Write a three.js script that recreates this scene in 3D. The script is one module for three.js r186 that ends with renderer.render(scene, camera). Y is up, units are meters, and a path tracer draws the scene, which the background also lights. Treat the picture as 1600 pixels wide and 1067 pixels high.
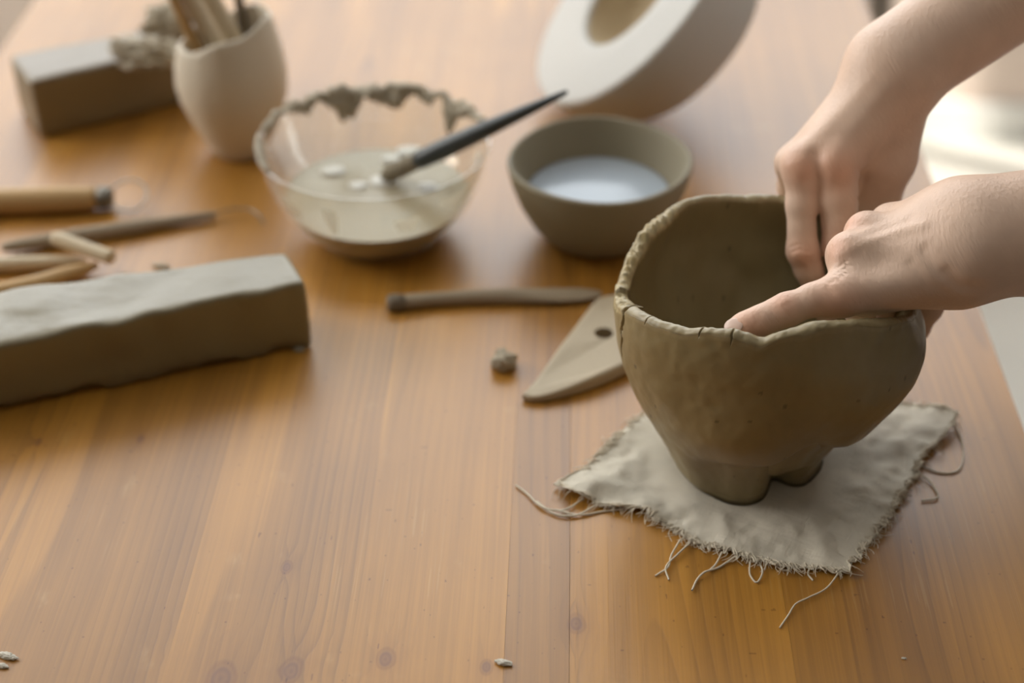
import * as THREE from 'three';
import { mergeGeometries, mergeVertices } from 'three/addons/utils/BufferGeometryUtils.js';
import { RoundedBoxGeometry } from 'three/addons/geometries/RoundedBoxGeometry.js';
import { RectAreaLightUniformsLib } from 'three/addons/lights/RectAreaLightUniformsLib.js';

// ------------------------------------------------------------------ camera, sky, sun, window light, exposure
const T = 0.74, FPX = 2450, PITCH = 35.7 * Math.PI / 180, YAW = 1.9 * Math.PI / 180;
const scene = new THREE.Scene();
const camera = new THREE.PerspectiveCamera(2 * Math.atan(533.5 / FPX) * 180 / Math.PI, 1600 / 1067, 0.05, 60);
const EYE = new THREE.Vector3(0, T + 0.58, 0);
const FWD = new THREE.Vector3(-Math.sin(YAW) * Math.cos(PITCH), -Math.sin(PITCH), -Math.cos(YAW) * Math.cos(PITCH));
const RGT = new THREE.Vector3(Math.cos(YAW), 0, -Math.sin(YAW));
const UPV = new THREE.Vector3().crossVectors(RGT, FWD);
camera.position.copy(EYE);
camera.lookAt(EYE.clone().add(FWD));
camera.focus = 0.80;
camera.userData.fStop = 3.1;

scene.background = new THREE.Color().setRGB(0.80, 0.90, 1.0);
scene.backgroundIntensity = 2.0;

RectAreaLightUniformsLib.init();
const skyBack = new THREE.RectAreaLight(new THREE.Color().setRGB(0.93, 0.97, 1.0), 5.8, 3.4, 2.0);
skyBack.position.set(-0.70, 2.0, -2.66); skyBack.lookAt(-0.70, 2.0, 0); scene.add(skyBack);
const skySide = new THREE.RectAreaLight(new THREE.Color().setRGB(0.94, 0.97, 1.0), 7, 0.5, 1.9);
skySide.position.set(2.46, 1.2, -1.42); skySide.lookAt(0, 1.2, -1.42); scene.add(skySide);
const skyLeft = new THREE.RectAreaLight(new THREE.Color().setRGB(1.0, 0.96, 0.90), 13, 1.55, 2.1);
skyLeft.position.set(-2.88, 1.95, -1.475); skyLeft.lookAt(0, 1.95, -1.475); scene.add(skyLeft);
const sun = new THREE.DirectionalLight(new THREE.Color().setRGB(1, 0.95, 0.87), 13);
sun.position.set(0.8 + 0.88 * 3, 0.8 * 3, -2.35 + 0.47 * 3); sun.target.position.set(0.8, 0, -2.35);
sun.castShadow = true; sun.shadow.radius = 2; sun.shadow.mapSize.set(2048, 2048);
Object.assign(sun.shadow.camera, { left: -3, right: 3, top: 3, bottom: -3, near: 0.1, far: 8 });
scene.add(sun, sun.target);

const renderer = new THREE.WebGLRenderer({ antialias: true });
renderer.toneMapping = THREE.LinearToneMapping;
renderer.toneMappingExposure = 0.54;
renderer.shadowMap.enabled = true;

// ------------------------------------------------------------------ helpers
const V = (x, y, z) => new THREE.Vector3(x, y, z);
const ray = (px, py) => FWD.clone().addScaledVector(RGT, (px - 800) / FPX).addScaledVector(UPV, -(py - 533.5) / FPX);
const at = (px, py, h = 0) => { const d = ray(px, py); return EYE.clone().addScaledVector(d, (T + h - EYE.y) / d.y); };   // a pixel on the plane h above the table
const pix = (px, py, depth) => EYE.clone().addScaledVector(ray(px, py), depth);
const clamp = (x, a, b) => Math.min(b, Math.max(a, x));
const sstep = (a, b, x) => { const t = clamp((x - a) / (b - a), 0, 1); return t * t * (3 - 2 * t); };
const mix = (a, b, t) => a + (b - a) * t;
let seed = 7;
const rnd = () => { seed = (seed * 1664525 + 1013904223) >>> 0; return seed / 4294967296; };
const rr = (a, b) => a + (b - a) * rnd();
function hash(ix, iy, iz) {
  let h = Math.imul(ix, 374761393) ^ Math.imul(iy, 668265263) ^ Math.imul(iz, 1274126177);
  h = Math.imul(h ^ (h >>> 13), 1274126177); h ^= h >>> 16;
  return (h >>> 0) / 4294967296;
}
function noise(x, y, z = 0) {                       // value noise, -1..1
  const ix = Math.floor(x), iy = Math.floor(y), iz = Math.floor(z);
  let fx = x - ix, fy = y - iy, fz = z - iz;
  fx = fx * fx * (3 - 2 * fx); fy = fy * fy * (3 - 2 * fy); fz = fz * fz * (3 - 2 * fz);
  const a = mix(mix(hash(ix, iy, iz), hash(ix + 1, iy, iz), fx), mix(hash(ix, iy + 1, iz), hash(ix + 1, iy + 1, iz), fx), fy);
  const b = mix(mix(hash(ix, iy, iz + 1), hash(ix + 1, iy, iz + 1), fx), mix(hash(ix, iy + 1, iz + 1), hash(ix + 1, iy + 1, iz + 1), fx), fy);
  return mix(a, b, fz) * 2 - 1;
}
const fbm = (x, y, z = 0, o = 4) => { let s = 0, a = 0.5; for (let i = 0; i < o; i++) { s += a * noise(x, y, z); x = x * 2.03 + 7.1; y = y * 2.03 + 3.7; z = z * 2.03 + 1.3; a *= 0.5; } return s; };
const lut = (table, x) => {                          // smooth table look-up
  if (x <= table[0][0]) return table[0][1];
  for (let i = 1; i < table.length; i++) if (x <= table[i][0]) {
    const [x0, y0] = table[i - 1], [x1, y1] = table[i], [xa, ya] = table[Math.max(0, i - 2)], [xb, yb] = table[Math.min(table.length - 1, i + 1)];
    const m0 = (y1 - ya) / ((x1 - xa) || 1) * (x1 - x0), m1 = (yb - y0) / ((xb - x0) || 1) * (x1 - x0), t = (x - x0) / (x1 - x0), t2 = t * t, t3 = t2 * t;
    return (2 * t3 - 3 * t2 + 1) * y0 + (t3 - 2 * t2 + t) * m0 + (-2 * t3 + 3 * t2) * y1 + (t3 - t2) * m1;
  }
  return table[table.length - 1][1];
};
const taken = new Map();
const numbered = (name) => { const n = taken.get(name) || 0; taken.set(name, n + 1); return n ? name + '_' + String(n).padStart(3, '0') : name; };
function mesh(name, geometry, material, parent = null) {
  const m = new THREE.Mesh(geometry, material); m.name = parent ? name : numbered(name); m.castShadow = m.receiveShadow = true;
  (parent || scene).add(m); return m;
}
function thing(name, label, category, position = V(0, 0, 0), group) {
  const o = new THREE.Group(); o.name = numbered(name); o.position.copy(position); o.userData = { label, category }; if (group) o.userData.group = group;
  scene.add(o); return o;
}
const tag = (o, label, category, group) => { o.userData.label = label; o.userData.category = category; if (group) o.userData.group = group; return o; };
const struct = (o, label, category) => { o.userData.kind = 'structure'; o.userData.label = label; o.userData.category = category; return o; };
const box = (x0, x1, y0, y1, z0, z1) => { const g = new THREE.BoxGeometry(x1 - x0, y1 - y0, z1 - z0); g.translate((x0 + x1) / 2, (y0 + y1) / 2, (z0 + z1) / 2); return g; };
function dataTex(w, h, fn, srgb) {                   // fn(x, y) -> [r, g, b] or a grey, 0..255
  const d = new Uint8Array(w * h * 4);
  for (let y = 0; y < h; y++) for (let x = 0; x < w; x++) {
    const c = fn(x, y), i = (y * w + x) * 4;
    if (typeof c === 'number') d[i] = d[i + 1] = d[i + 2] = clamp(c, 0, 255); else { d[i] = clamp(c[0], 0, 255); d[i + 1] = clamp(c[1], 0, 255); d[i + 2] = clamp(c[2], 0, 255); }
    d[i + 3] = 255;
  }
  const t = new THREE.DataTexture(d, w, h); t.magFilter = THREE.LinearFilter; t.minFilter = THREE.LinearMipmapLinearFilter; t.generateMipmaps = true;
  t.wrapS = t.wrapT = THREE.RepeatWrapping; if (srgb) t.colorSpace = THREE.SRGBColorSpace; t.needsUpdate = true; return t;
}
function tnoise(x, y, p, o = 4) {                    // fbm that tiles with period p
  let s = 0, a = 0.5, f = 1;
  for (let k = 0; k < o; k++) {
    const X = x * f, Y = y * f, P = p * f, ix = Math.floor(X), iy = Math.floor(Y); let fx = X - ix, fy = Y - iy;
    fx = fx * fx * (3 - 2 * fx); fy = fy * fy * (3 - 2 * fy);
    const h = (i, j) => hash(((i % P) + P) % P, ((j % P) + P) % P, k + 11);
    s += a * (mix(mix(h(ix, iy), h(ix + 1, iy), fx), mix(h(ix, iy + 1), h(ix + 1, iy + 1), fx), fy) * 2 - 1); a *= 0.5; f *= 2;
  }
  return s;
}
const mat = (o) => new THREE.MeshStandardMaterial(o);
const lin = (r, g, b) => new THREE.Color().setRGB(r, g, b);
function tube(points, radius, seg = 40, rs = 10, closed = false) {        // a swept round bar; radius number or fn(t)
  const c = new THREE.CatmullRomCurve3(points, closed, 'centripetal');
  const g = new THREE.TubeGeometry(c, seg, 1, rs, closed), p = g.attributes.position, n = g.attributes.normal;
  for (let i = 0; i <= seg; i++) { const r = typeof radius === 'number' ? radius : radius(i / seg), q = c.getPointAt(i / seg);
    for (let j = 0; j <= rs; j++) { const k = i * (rs + 1) + j; p.setXYZ(k, q.x + n.getX(k) * r, q.y + n.getY(k) * r, q.z + n.getZ(k) * r); } }
  return g;
}
function rod(a, b, profile, seg = 24) {             // a turned bar from a to b; profile = [[t, r], ...], rounded ends
  const d = b.clone().sub(a), L = d.length(), pts = [];
  for (const [t, r] of profile) pts.push(new THREE.Vector2(Math.max(r, 0.00001), t * L));
  const g = new THREE.LatheGeometry(pts, seg);
  g.applyQuaternion(new THREE.Quaternion().setFromUnitVectors(V(0, 1, 0), d.normalize())); g.translate(a.x, a.y, a.z); return g;
}
function smoothed(g) { const h = new THREE.BufferGeometry(); h.setAttribute('position', g.attributes.position); if (g.index) h.setIndex(g.index); const m = mergeVertices(h, 1e-6); m.computeVertexNormals(); return m; }
function planarUV(g) { const p = g.attributes.position, uv = new Float32Array(p.count * 2); for (let i = 0; i < p.count; i++) { uv[2 * i] = p.getX(i) + p.getY(i) * 0.73; uv[2 * i + 1] = p.getZ(i) + p.getY(i) * 0.61; } g.setAttribute('uv', new THREE.BufferAttribute(uv, 2)); return g; }
function vcolor(g, fn) { const p = g.attributes.position, c = new Float32Array(p.count * 3); for (let i = 0; i < p.count; i++) { const k = fn(p.getX(i), p.getY(i), p.getZ(i), i); c[3 * i] = k[0]; c[3 * i + 1] = k[1]; c[3 * i + 2] = k[2]; } g.setAttribute('color', new THREE.BufferAttribute(c, 3)); return g; }
function roundBox(ax, ay, az, r, n) {                // unit-free rounded box centred on 0, half sizes ax ay az, about n metres per cell
  const g = new THREE.BoxGeometry(2, 2, 2, Math.ceil(2 * ax / n), Math.ceil(2 * ay / n), Math.ceil(2 * az / n)), p = g.attributes.position, e = [ax, ay, az];
  for (let i = 0; i < p.count; i++) {
    const q = [p.getX(i) * ax, p.getY(i) * ay, p.getZ(i) * az], c = q.map((v, k) => clamp(v, -(e[k] - r), e[k] - r)), d = V(q[0] - c[0], q[1] - c[1], q[2] - c[2]).normalize();
    p.setXYZ(i, c[0] + d.x * r, c[1] + d.y * r, c[2] + d.z * r);
  }
  return smoothed(g);
}
function displace(g, fn) { const p = g.attributes.position, n = g.attributes.normal; for (let i = 0; i < p.count; i++) { const d = fn(p.getX(i), p.getY(i), p.getZ(i)); p.setXYZ(i, p.getX(i) + n.getX(i) * d, p.getY(i) + n.getY(i) * d, p.getZ(i) + n.getZ(i) * d); } g.computeVertexNormals(); return g; }
function surfaceNets(sdf, lo, hi, cell) {
  const nx = Math.ceil((hi.x - lo.x) / cell) + 1, ny = Math.ceil((hi.y - lo.y) / cell) + 1, nz = Math.ceil((hi.z - lo.z) / cell) + 1, f = new Float32Array(nx * ny * nz);
  const id = (i, j, k) => (k * ny + j) * nx + i;
  for (let k = 0; k < nz; k++) for (let j = 0; j < ny; j++) for (let i = 0; i < nx;) {
    const d = sdf(lo.x + i * cell, lo.y + j * cell, lo.z + k * cell); f[id(i, j, k)] = d; i++;
    if (Math.abs(d) > 4 * cell) { const skip = Math.min(nx - i, Math.floor(Math.abs(d) / cell) - 3); for (let s = 0; s < skip; s++) f[id(i++, j, k)] = d; }
  }
  const vid = new Int32Array(nx * ny * nz).fill(-1), pos = [], idx = [];
  for (let k = 0; k < nz - 1; k++) for (let j = 0; j < ny - 1; j++) for (let i = 0; i < nx - 1; i++) {
    let m = 0; const c = [];
    for (let q = 0; q < 8; q++) { const v = f[id(i + (q & 1), j + ((q >> 1) & 1), k + (q >> 2))]; c.push(v); if (v < 0) m |= 1 << q; }
    if (m === 0 || m === 255) continue;
    let x = 0, y = 0, z = 0, n = 0;
    for (let a = 0; a < 8; a++) for (const bit of [1, 2, 4]) { const b = a | bit; if (b === a || (c[a] < 0) === (c[b] < 0)) continue; const t = c[a] / (c[a] - c[b]);
      x += (a & 1) + (bit === 1 ? t : 0); y += ((a >> 1) & 1) + (bit === 2 ? t : 0); z += (a >> 2) + (bit === 4 ? t : 0); n++; }
    vid[id(i, j, k)] = pos.length / 3; pos.push(lo.x + (i + x / n) * cell, lo.y + (j + y / n) * cell, lo.z + (k + z / n) * cell);
  }
  const quad = (a, b, c, d, flip) => { if (a < 0 || b < 0 || c < 0 || d < 0) return; if (flip) idx.push(a, c, b, a, d, c); else idx.push(a, b, c, a, c, d); };
  for (let k = 1; k < nz - 1; k++) for (let j = 1; j < ny - 1; j++) for (let i = 1; i < nx - 1; i++) {
    const v = f[id(i, j, k)] < 0;
    if (v !== (f[id(i + 1, j, k)] < 0)) quad(vid[id(i, j - 1, k - 1)], vid[id(i, j, k - 1)], vid[id(i, j, k)], vid[id(i, j - 1, k)], !v);
    if (v !== (f[id(i, j + 1, k)] < 0)) quad(vid[id(i - 1, j, k - 1)], vid[id(i - 1, j, k)], vid[id(i, j, k)], vid[id(i, j, k - 1)], !v);
    if (v !== (f[id(i, j, k + 1)] < 0)) quad(vid[id(i - 1, j - 1, k)], vid[id(i, j - 1, k)], vid[id(i, j, k)], vid[id(i - 1, j, k)], !v);
  }
  const P = new Float32Array(pos), N = new Float32Array(pos.length), e = cell * 0.5;
  for (let i = 0; i < P.length; i += 3) {
    const x = P[i], y = P[i + 1], z = P[i + 2];
    let gx = sdf(x + e, y, z) - sdf(x - e, y, z), gy = sdf(x, y + e, z) - sdf(x, y - e, z), gz = sdf(x, y, z + e) - sdf(x, y, z - e);
    const l = Math.hypot(gx, gy, gz) || 1; gx /= l; gy /= l; gz /= l; const d = clamp(sdf(x, y, z), -cell, cell);
    P[i] -= gx * d; P[i + 1] -= gy * d; P[i + 2] -= gz * d; N[i] = gx; N[i + 1] = gy; N[i + 2] = gz;
  }
  const g = new THREE.BufferGeometry(); g.setAttribute('position', new THREE.BufferAttribute(P, 3)); g.setAttribute('normal', new THREE.BufferAttribute(N, 3)); g.setIndex(idx); return g;
}

// ------------------------------------------------------------------ materials
const clayBump = dataTex(512, 512, (x, y) => 128 + 90 * tnoise(x / 32, y / 32, 16, 5) + 40 * tnoise(x / 128 + 3, y / 16, 32, 3)); clayBump.repeat.set(9, 9);
const softBump = dataTex(256, 256, (x, y) => 128 + 110 * tnoise(x / 32, y / 32, 8, 4)); softBump.repeat.set(14, 14);
const fineBump = dataTex(512, 512, (x, y) => 128 + 120 * tnoise(x / 8, y / 8, 64, 3)); fineBump.repeat.set(12, 12);
const M = {
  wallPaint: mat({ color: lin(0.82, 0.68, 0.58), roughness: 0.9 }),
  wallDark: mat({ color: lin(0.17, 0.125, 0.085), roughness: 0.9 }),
  ceilingPaint: mat({ color: lin(0.78, 0.77, 0.74), roughness: 0.95 }),
  whitePaint: mat({ color: lin(0.82, 0.81, 0.76), roughness: 0.55 }),
  glassPane: new THREE.MeshPhysicalMaterial({ color: 0xffffff, transmission: 1, thickness: 0, roughness: 0, ior: 1.45 }),
  stoolWood: mat({ color: lin(0.22, 0.18, 0.14), roughness: 0.6 }),
  pot: new THREE.MeshPhysicalMaterial({ ior: 1.62, color: 0xffffff, vertexColors: true, roughness: 0.44, bumpMap: softBump, bumpScale: 0.0004 }),
  clayBlock: new THREE.MeshPhysicalMaterial({ ior: 1.85, color: lin(0.20, 0.158, 0.075), roughness: 0.42, bumpMap: clayBump, bumpScale: 0.0005 }),
  clayBrown: new THREE.MeshPhysicalMaterial({ ior: 1.85, color: lin(0.18, 0.125, 0.055), roughness: 0.42, bumpMap: clayBump, bumpScale: 0.0005 }),
  clayDry: mat({ color: lin(0.40, 0.34, 0.25), roughness: 0.8, bumpMap: clayBump, bumpScale: 0.0012 }),
  crumb: mat({ color: lin(0.60, 0.55, 0.46), roughness: 0.85 }),
  clayBowl: mat({ color: lin(0.235, 0.20, 0.13), roughness: 0.62, bumpMap: clayBump, bumpScale: 0.0004 }),
  jar: mat({ color: lin(0.64, 0.56, 0.44), roughness: 0.6, bumpMap: clayBump, bumpScale: 0.0006 }),
  plaster: mat({ color: lin(0.55, 0.53, 0.49), roughness: 0.85, bumpMap: fineBump, bumpScale: 0.0003 }),
  plasterBuff: mat({ color: lin(0.50, 0.40, 0.26), roughness: 0.85 }),
  toolWood: mat({ color: lin(0.47, 0.29, 0.115), roughness: 0.55 }),
  toolWoodPale: mat({ color: lin(0.56, 0.45, 0.30), roughness: 0.6 }),
  toolWoodGrey: mat({ color: lin(0.36, 0.28, 0.185), roughness: 0.65, bumpMap: fineBump, bumpScale: 0.0002 }),
  toolWoodDark: mat({ color: lin(0.15, 0.115, 0.075), roughness: 0.7 }),
  ribWood: mat({ color: lin(0.47, 0.39, 0.275), roughness: 0.65, bumpMap: fineBump, bumpScale: 0.0002 }),
  steel: mat({ color: lin(0.45, 0.42, 0.38), metalness: 1, roughness: 0.35 }),
  darkSteel: mat({ color: lin(0.20, 0.18, 0.15), metalness: 0.8, roughness: 0.45 }),
  brushHandle: mat({ color: lin(0.035, 0.04, 0.038), roughness: 0.32 }),
  bristle: mat({ color: lin(0.22, 0.18, 0.12), roughness: 0.8 }),
  bowlGlass: new THREE.MeshPhysicalMaterial({ color: lin(0.93, 0.92, 0.88), transmission: 1, thickness: 0, roughness: 0.04, ior: 1.5 }),
  slip: mat({ color: lin(0.42, 0.36, 0.25), roughness: 0.28 }),
  slipPale: mat({ color: lin(0.82, 0.80, 0.74), roughness: 0.3 }),
  milkyWater: mat({ color: lin(0.40, 0.45, 0.50), roughness: 0.12 }),  // bluish sky reflection mixed into the base colour
  linen: mat({ color: 0xffffff, vertexColors: true, roughness: 0.95 }),
  slipFilm: new THREE.MeshPhysicalMaterial({ color: lin(0.70, 0.66, 0.56), transmission: 0.6, thickness: 0, roughness: 0.9 }),
  thread: mat({ color: lin(0.68, 0.60, 0.47), roughness: 0.95 }),
  skin: new THREE.MeshPhysicalMaterial({ color: 0xffffff, vertexColors: true, roughness: 0.5, bumpMap: fineBump, bumpScale: 0.0003 }),
  nail: mat({ color: lin(0.66, 0.47, 0.38), roughness: 0.3 }),
  shirt: mat({ color: lin(0.16, 0.14, 0.12), roughness: 0.95 }),
  trousers: mat({ color: lin(0.09, 0.09, 0.10), roughness: 0.95 }),
  hair: mat({ color: lin(0.06, 0.035, 0.02), roughness: 0.6 }),
};

// ------------------------------------------------------------------ the room
const X0 = -2.7, X1 = 2.3, Z0 = -2.49, Z1 = 4.2, HC = 3.25, WT = 0.14;
{
  const floorMap = dataTex(512, 512, (x, y) => { const n = tnoise(x / 64, y / 64, 8, 5); return [214 + 16 * n, 212 + 16 * n, 203 + 17 * n]; }, true);
  const g = box(X0 - WT, X1 + WT, -0.1, 0, Z0 - WT, Z1 + WT);
  struct(mesh('floor', g, mat({ map: floorMap, roughness: 0.5 })), 'pale grey floor beyond the wooden table', 'floor');
  struct(mesh('ceiling', box(X0 - WT, X1 + WT, HC, HC + 0.1, Z0 - WT, Z1 + WT), M.ceilingPaint), 'white ceiling of the studio', 'ceiling');
  // back wall with a wide window (x -2.4..1.0, y 1.0..3.0)
  const [a, b, c, d] = [-2.4, 1.0, 1.0, 3.0];
  struct(mesh('wall_back', mergeGeometries([box(X0, a, 0, HC, Z0 - WT, Z0), box(b, X1, 0, HC, Z0 - WT, Z0), box(a, b, 0, c, Z0 - WT, Z0), box(a, b, d, HC, Z0 - WT, Z0)]), M.wallPaint), 'beige plastered wall behind the table', 'wall');
  // right wall with a tall narrow window (z -1.67..-1.17, y 0.25..2.15)
  const [e, f, h, i] = [-1.67, -1.17, 0.25, 2.15];
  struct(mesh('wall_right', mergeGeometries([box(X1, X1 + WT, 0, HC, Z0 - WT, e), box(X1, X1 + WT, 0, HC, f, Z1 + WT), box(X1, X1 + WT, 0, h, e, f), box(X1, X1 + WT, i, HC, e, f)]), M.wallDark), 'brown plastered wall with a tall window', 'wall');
  const [l0, l1, l2, l3] = [-2.25, -0.70, 0.9, 3.0];
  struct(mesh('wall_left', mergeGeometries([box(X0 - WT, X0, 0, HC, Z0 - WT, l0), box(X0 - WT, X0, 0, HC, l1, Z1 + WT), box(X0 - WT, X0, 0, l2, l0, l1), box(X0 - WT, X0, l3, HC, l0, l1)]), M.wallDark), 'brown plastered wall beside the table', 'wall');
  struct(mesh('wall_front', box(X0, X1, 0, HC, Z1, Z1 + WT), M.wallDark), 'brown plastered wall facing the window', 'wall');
  const bb = new RoundedBoxGeometry(X1 - X0, 0.066, 0.016, 2, 0.004); bb.translate((X0 + X1) / 2, 0.033, Z0 + 0.008);
  struct(mesh('baseboard_back', bb, M.whitePaint), 'white baseboard at the foot of the beige wall', 'baseboard');
  const win = (n, make, label) => { const o = new THREE.Group(); o.name = 'window_' + n; scene.add(o); struct(o, label, 'window'); make(o); };
  win(1, (o) => {
    const z = Z0 - 0.07, w = 0.03, t = 0.025;
    mesh('frame', mergeGeometries([box(a, b, c, c + 0.05, z - t, z + t), box(a, b, d - 0.05, d, z - t, z + t), box(a, a + 0.05, c, d, z - t, z + t), box(b - 0.05, b, c, d, z - t, z + t)]), M.whitePaint, o);
    for (let k = 1; k < 4; k++) { const x = mix(a, b, k / 4); mesh('mullion', box(x - w / 2, x + w / 2, c + 0.05, d - 0.05, z - t, z + t), M.whitePaint, o); }
    for (let k = 0; k < 4; k++) { const xa = mix(a, b, k / 4) + (k ? w / 2 : 0.05), xb = mix(a, b, (k + 1) / 4) - (k < 3 ? w / 2 : 0.05); const p = new THREE.PlaneGeometry(xb - xa, d - c - 0.1); p.translate((xa + xb) / 2, (c + d) / 2, z); mesh('pane', p, M.glassPane, o); }
    mesh('sill', box(a - 0.04, b + 0.04, c - 0.03, c, Z0 - 0.04, Z0 + 0.05), M.whitePaint, o);
  }, 'wide white framed window above the baseboard');
  win(3, (o) => {
    const x = X0 - 0.07, t = 0.025, w = 0.04;
    mesh('frame', mergeGeometries([box(x - t, x + t, l2, l2 + 0.05, l0, l1), box(x - t, x + t, l3 - 0.05, l3, l0, l1), box(x - t, x + t, l2, l3, l0, l0 + 0.05), box(x - t, x + t, l2, l3, l1 - 0.05, l1)]), M.whitePaint, o);
    const zm = (l0 + l1) / 2; mesh('mullion', box(x - t, x + t, l2 + 0.05, l3 - 0.05, zm - w / 2, zm + w / 2), M.whitePaint, o);
    for (const [za, zb] of [[l0 + 0.05, zm - w / 2], [zm + w / 2, l1 - 0.05]]) { const p = new THREE.PlaneGeometry(zb - za, l3 - l2 - 0.1); p.rotateY(Math.PI / 2); p.translate(x, (l2 + l3) / 2, (za + zb) / 2); mesh('pane', p, M.glassPane, o); }
  }, 'broad white framed window in the brown wall');
  win(2, (o) => {
    const x = X1 + 0.07, t = 0.025, w = 0.03;
    mesh('frame', mergeGeometries([box(x - t, x + t, h, h + 0.05, e, f), box(x - t, x + t, i - 0.05, i, e, f), box(x - t, x + t, h, i, e, e + 0.05), box(x - t, x + t, h, i, f - 0.05, f)]), M.whitePaint, o);
    const zm = -1.50; mesh('mullion', box(x - t, x + t, h + 0.05, i - 0.05, zm - w / 2, zm + w / 2), M.whitePaint, o);
    for (const y of [1.75]) mesh('glazing_bar', box(x - t, x + t, y - w / 2, y + w / 2, e + 0.05, f - 0.05), M.whitePaint, o);
    const p = new THREE.PlaneGeometry(f - e - 0.1, i - h - 0.1); p.rotateY(Math.PI / 2); p.translate(x, (h + i) / 2, (e + f) / 2); mesh('pane', p, M.glassPane, o);
  }, 'tall white framed window with glazing bars');
}

// ------------------------------------------------------------------ the table: planks side by side, legs, rails
{
  const seams = [-0.478, -0.392, -0.286, -0.188, -0.098, -0.0218, 0.0105, 0.1212, 0.2010, 0.277], z0 = -1.62, z1 = -0.33, TH = 0.030;
  const knots = [[602, 1030, 0.0062], [345, 1060, 0.010], [455, 1049, 0.0075], [448, 886, 0.004], [760, 1042, 0.0045], [60, 690, 0.003], [220, 685, 0.003], [900, 974, 0.006], [1045, 660, 0.003]].map(([x, y, r]) => { const p = at(x, y); return [p.x, p.z, r]; });
  const table = thing('wooden_table', 'orange-brown pine plank table with knots and dried clay marks', 'table', V(0, 0, 0));
  for (let s = 0; s < seams.length - 1; s++) {
    const xa = seams[s], xb = seams[s + 1], w = xb - xa, W = Math.round(clamp(w / 0.00030, 96, 400)), Hh = 1536;
    const uc = rr(-0.3, 1.3) * w + xa, d0 = rr(0.012, 0.03), tone = [0.0, 0.02, -0.01, 0.0, 0.01, -0.06, 0.02, -0.03, 0.0][s], k0 = s * 13.7;
    const grain = new Float32Array(W * Hh);
    const map = dataTex(W, Hh, (x, y) => {
      const X = xa + (x + 0.5) / W * w, Z = z0 + (y + 0.5) / Hh * (z1 - z0);
      const dc = d0 + 0.018 * noise(Z * 1.6 + k0, k0) + 0.004 * noise(Z * 7, k0 + 2); let ring = Math.hypot(X - uc + 0.004 * noise(Z * 4 + k0, 3.3), dc) + 0.0012 * noise(X * 60, Z * 9, k0);
      let kd = 0, rim = 0, kr_ = 0;
      for (const [kx, kz, kr] of knots) { const q = Math.hypot((X - kx) * 1.0, (Z - kz) * 0.62) * (1 + 0.16 * noise(X * 150, Z * 150, 3)); if (q > kr * 6) continue; ring += Math.sign(X - kx || 1) * kr * 0.9 * Math.exp(-((q / (kr * 2)) ** 2)); const k = 1 - sstep(kr * 0.40, kr * 0.66, q); if (k > kd) { kd = k; kr_ = 0.5 + 0.5 * Math.cos(q / kr * 16); } rim = Math.max(rim, Math.exp(-(((q - kr * 0.68) / (kr * 0.16)) ** 2)), 0.4 * Math.exp(-((q / (kr * 1.7)) ** 2))); }
      const ph = ring / 0.0052 + 0.25 * noise(X * 90, Z * 5, k0 + 9), fr = ph - Math.floor(ph), late = Math.pow(fr, 3) * (1 - sstep(0.93, 1, fr)) * (0.25 + 0.75 * sstep(-0.35, 0.5, noise(X * 30, Z * 3.5, k0 + 3)));
      const fib = noise(X * 1900, Z * 26, k0) * 0.5 + noise(X * 800, Z * 9, k0 + 5) * 0.5, wx = X + 0.012 * noise(Z * 2.4, k0) + 0.004 * noise(Z * 8, k0 + 4), broad = fbm(wx * 46 + k0, Z * 2.0, 0, 3), blotch = fbm(X * 9, Z * 8, 4.4, 4), flame = sstep(0.12, 0.30, noise(wx * 70 + k0, Z * 2.6, 17)) * sstep(-0.2, 0.5, noise(wx * 9, Z * 5, 23));
      let v = 0.13 * broad - 0.14 * late + 0.06 * fib + tone + 0.10 * blotch + 0.10 * flame;
      // dried clay wiped over the wood: pale flecks and smears with ragged outlines
      const cl = fbm(X * 42 + 3, Z * 30 + 9, 7.7, 5), wipe = sstep(0.40, 0.62, cl) * 0.20 * (0.4 + 0.6 * sstep(-0.3, 0.5, noise(X * 700, Z * 120, 13))) + sstep(0.62, 0.72, noise(X * 1500, Z * 22, 91)) * 0.16 * sstep(0, 0.4, noise(X * 12, Z * 8, 44));
      const speck = sstep(0.93, 0.96, noise(X * 330, Z * 330, 51));
      let R = 166 * (1 + v), G = 115 * (1 + v * 1.12), B = 42 * (1 + v * 1.25);
      R = mix(R, 128 - 20 * kr_, kd * 0.55); G = mix(G, 82 - 16 * kr_, kd * 0.55); B = mix(B, 44 - 8 * kr_, kd * 0.55); R -= rim * 22; G -= rim * 22; B -= rim * 15;
      R = mix(R, 214, wipe); G = mix(G, 190, wipe); B = mix(B, 160, wipe); R -= 38 * speck; G -= 34 * speck; B -= 20 * speck;
      grain[y * W + x] = 150 - 70 * late + 45 * fib + 14 * wipe;
      return [R, G, B];
    }, true);
    const bump = dataTex(W, Hh, (x, y) => grain[y * W + x]);
    const gap = s > 4 && s < 7 ? 0.00022 : 0, g = new THREE.BoxGeometry(w - gap, TH, z1 - z0); g.translate((xa + xb) / 2, T - TH / 2, (z0 + z1) / 2);
    const p = g.attributes.position, uv = g.attributes.uv; for (let i = 0; i < p.count; i++) uv.setXY(i, (p.getX(i) - xa) / w, (p.getZ(i) - z0) / (z1 - z0));
    mesh('plank', g, new THREE.MeshPhysicalMaterial({ map, bumpMap: bump, bumpScale: 0.00012, roughness: 0.38, ior: 1.70 }), table);
  }
  const frame = mat({ color: lin(0.40, 0.22, 0.085), roughness: 0.5 }), xa = seams[0] + 0.04, xb = seams[9] - 0.04;
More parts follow.
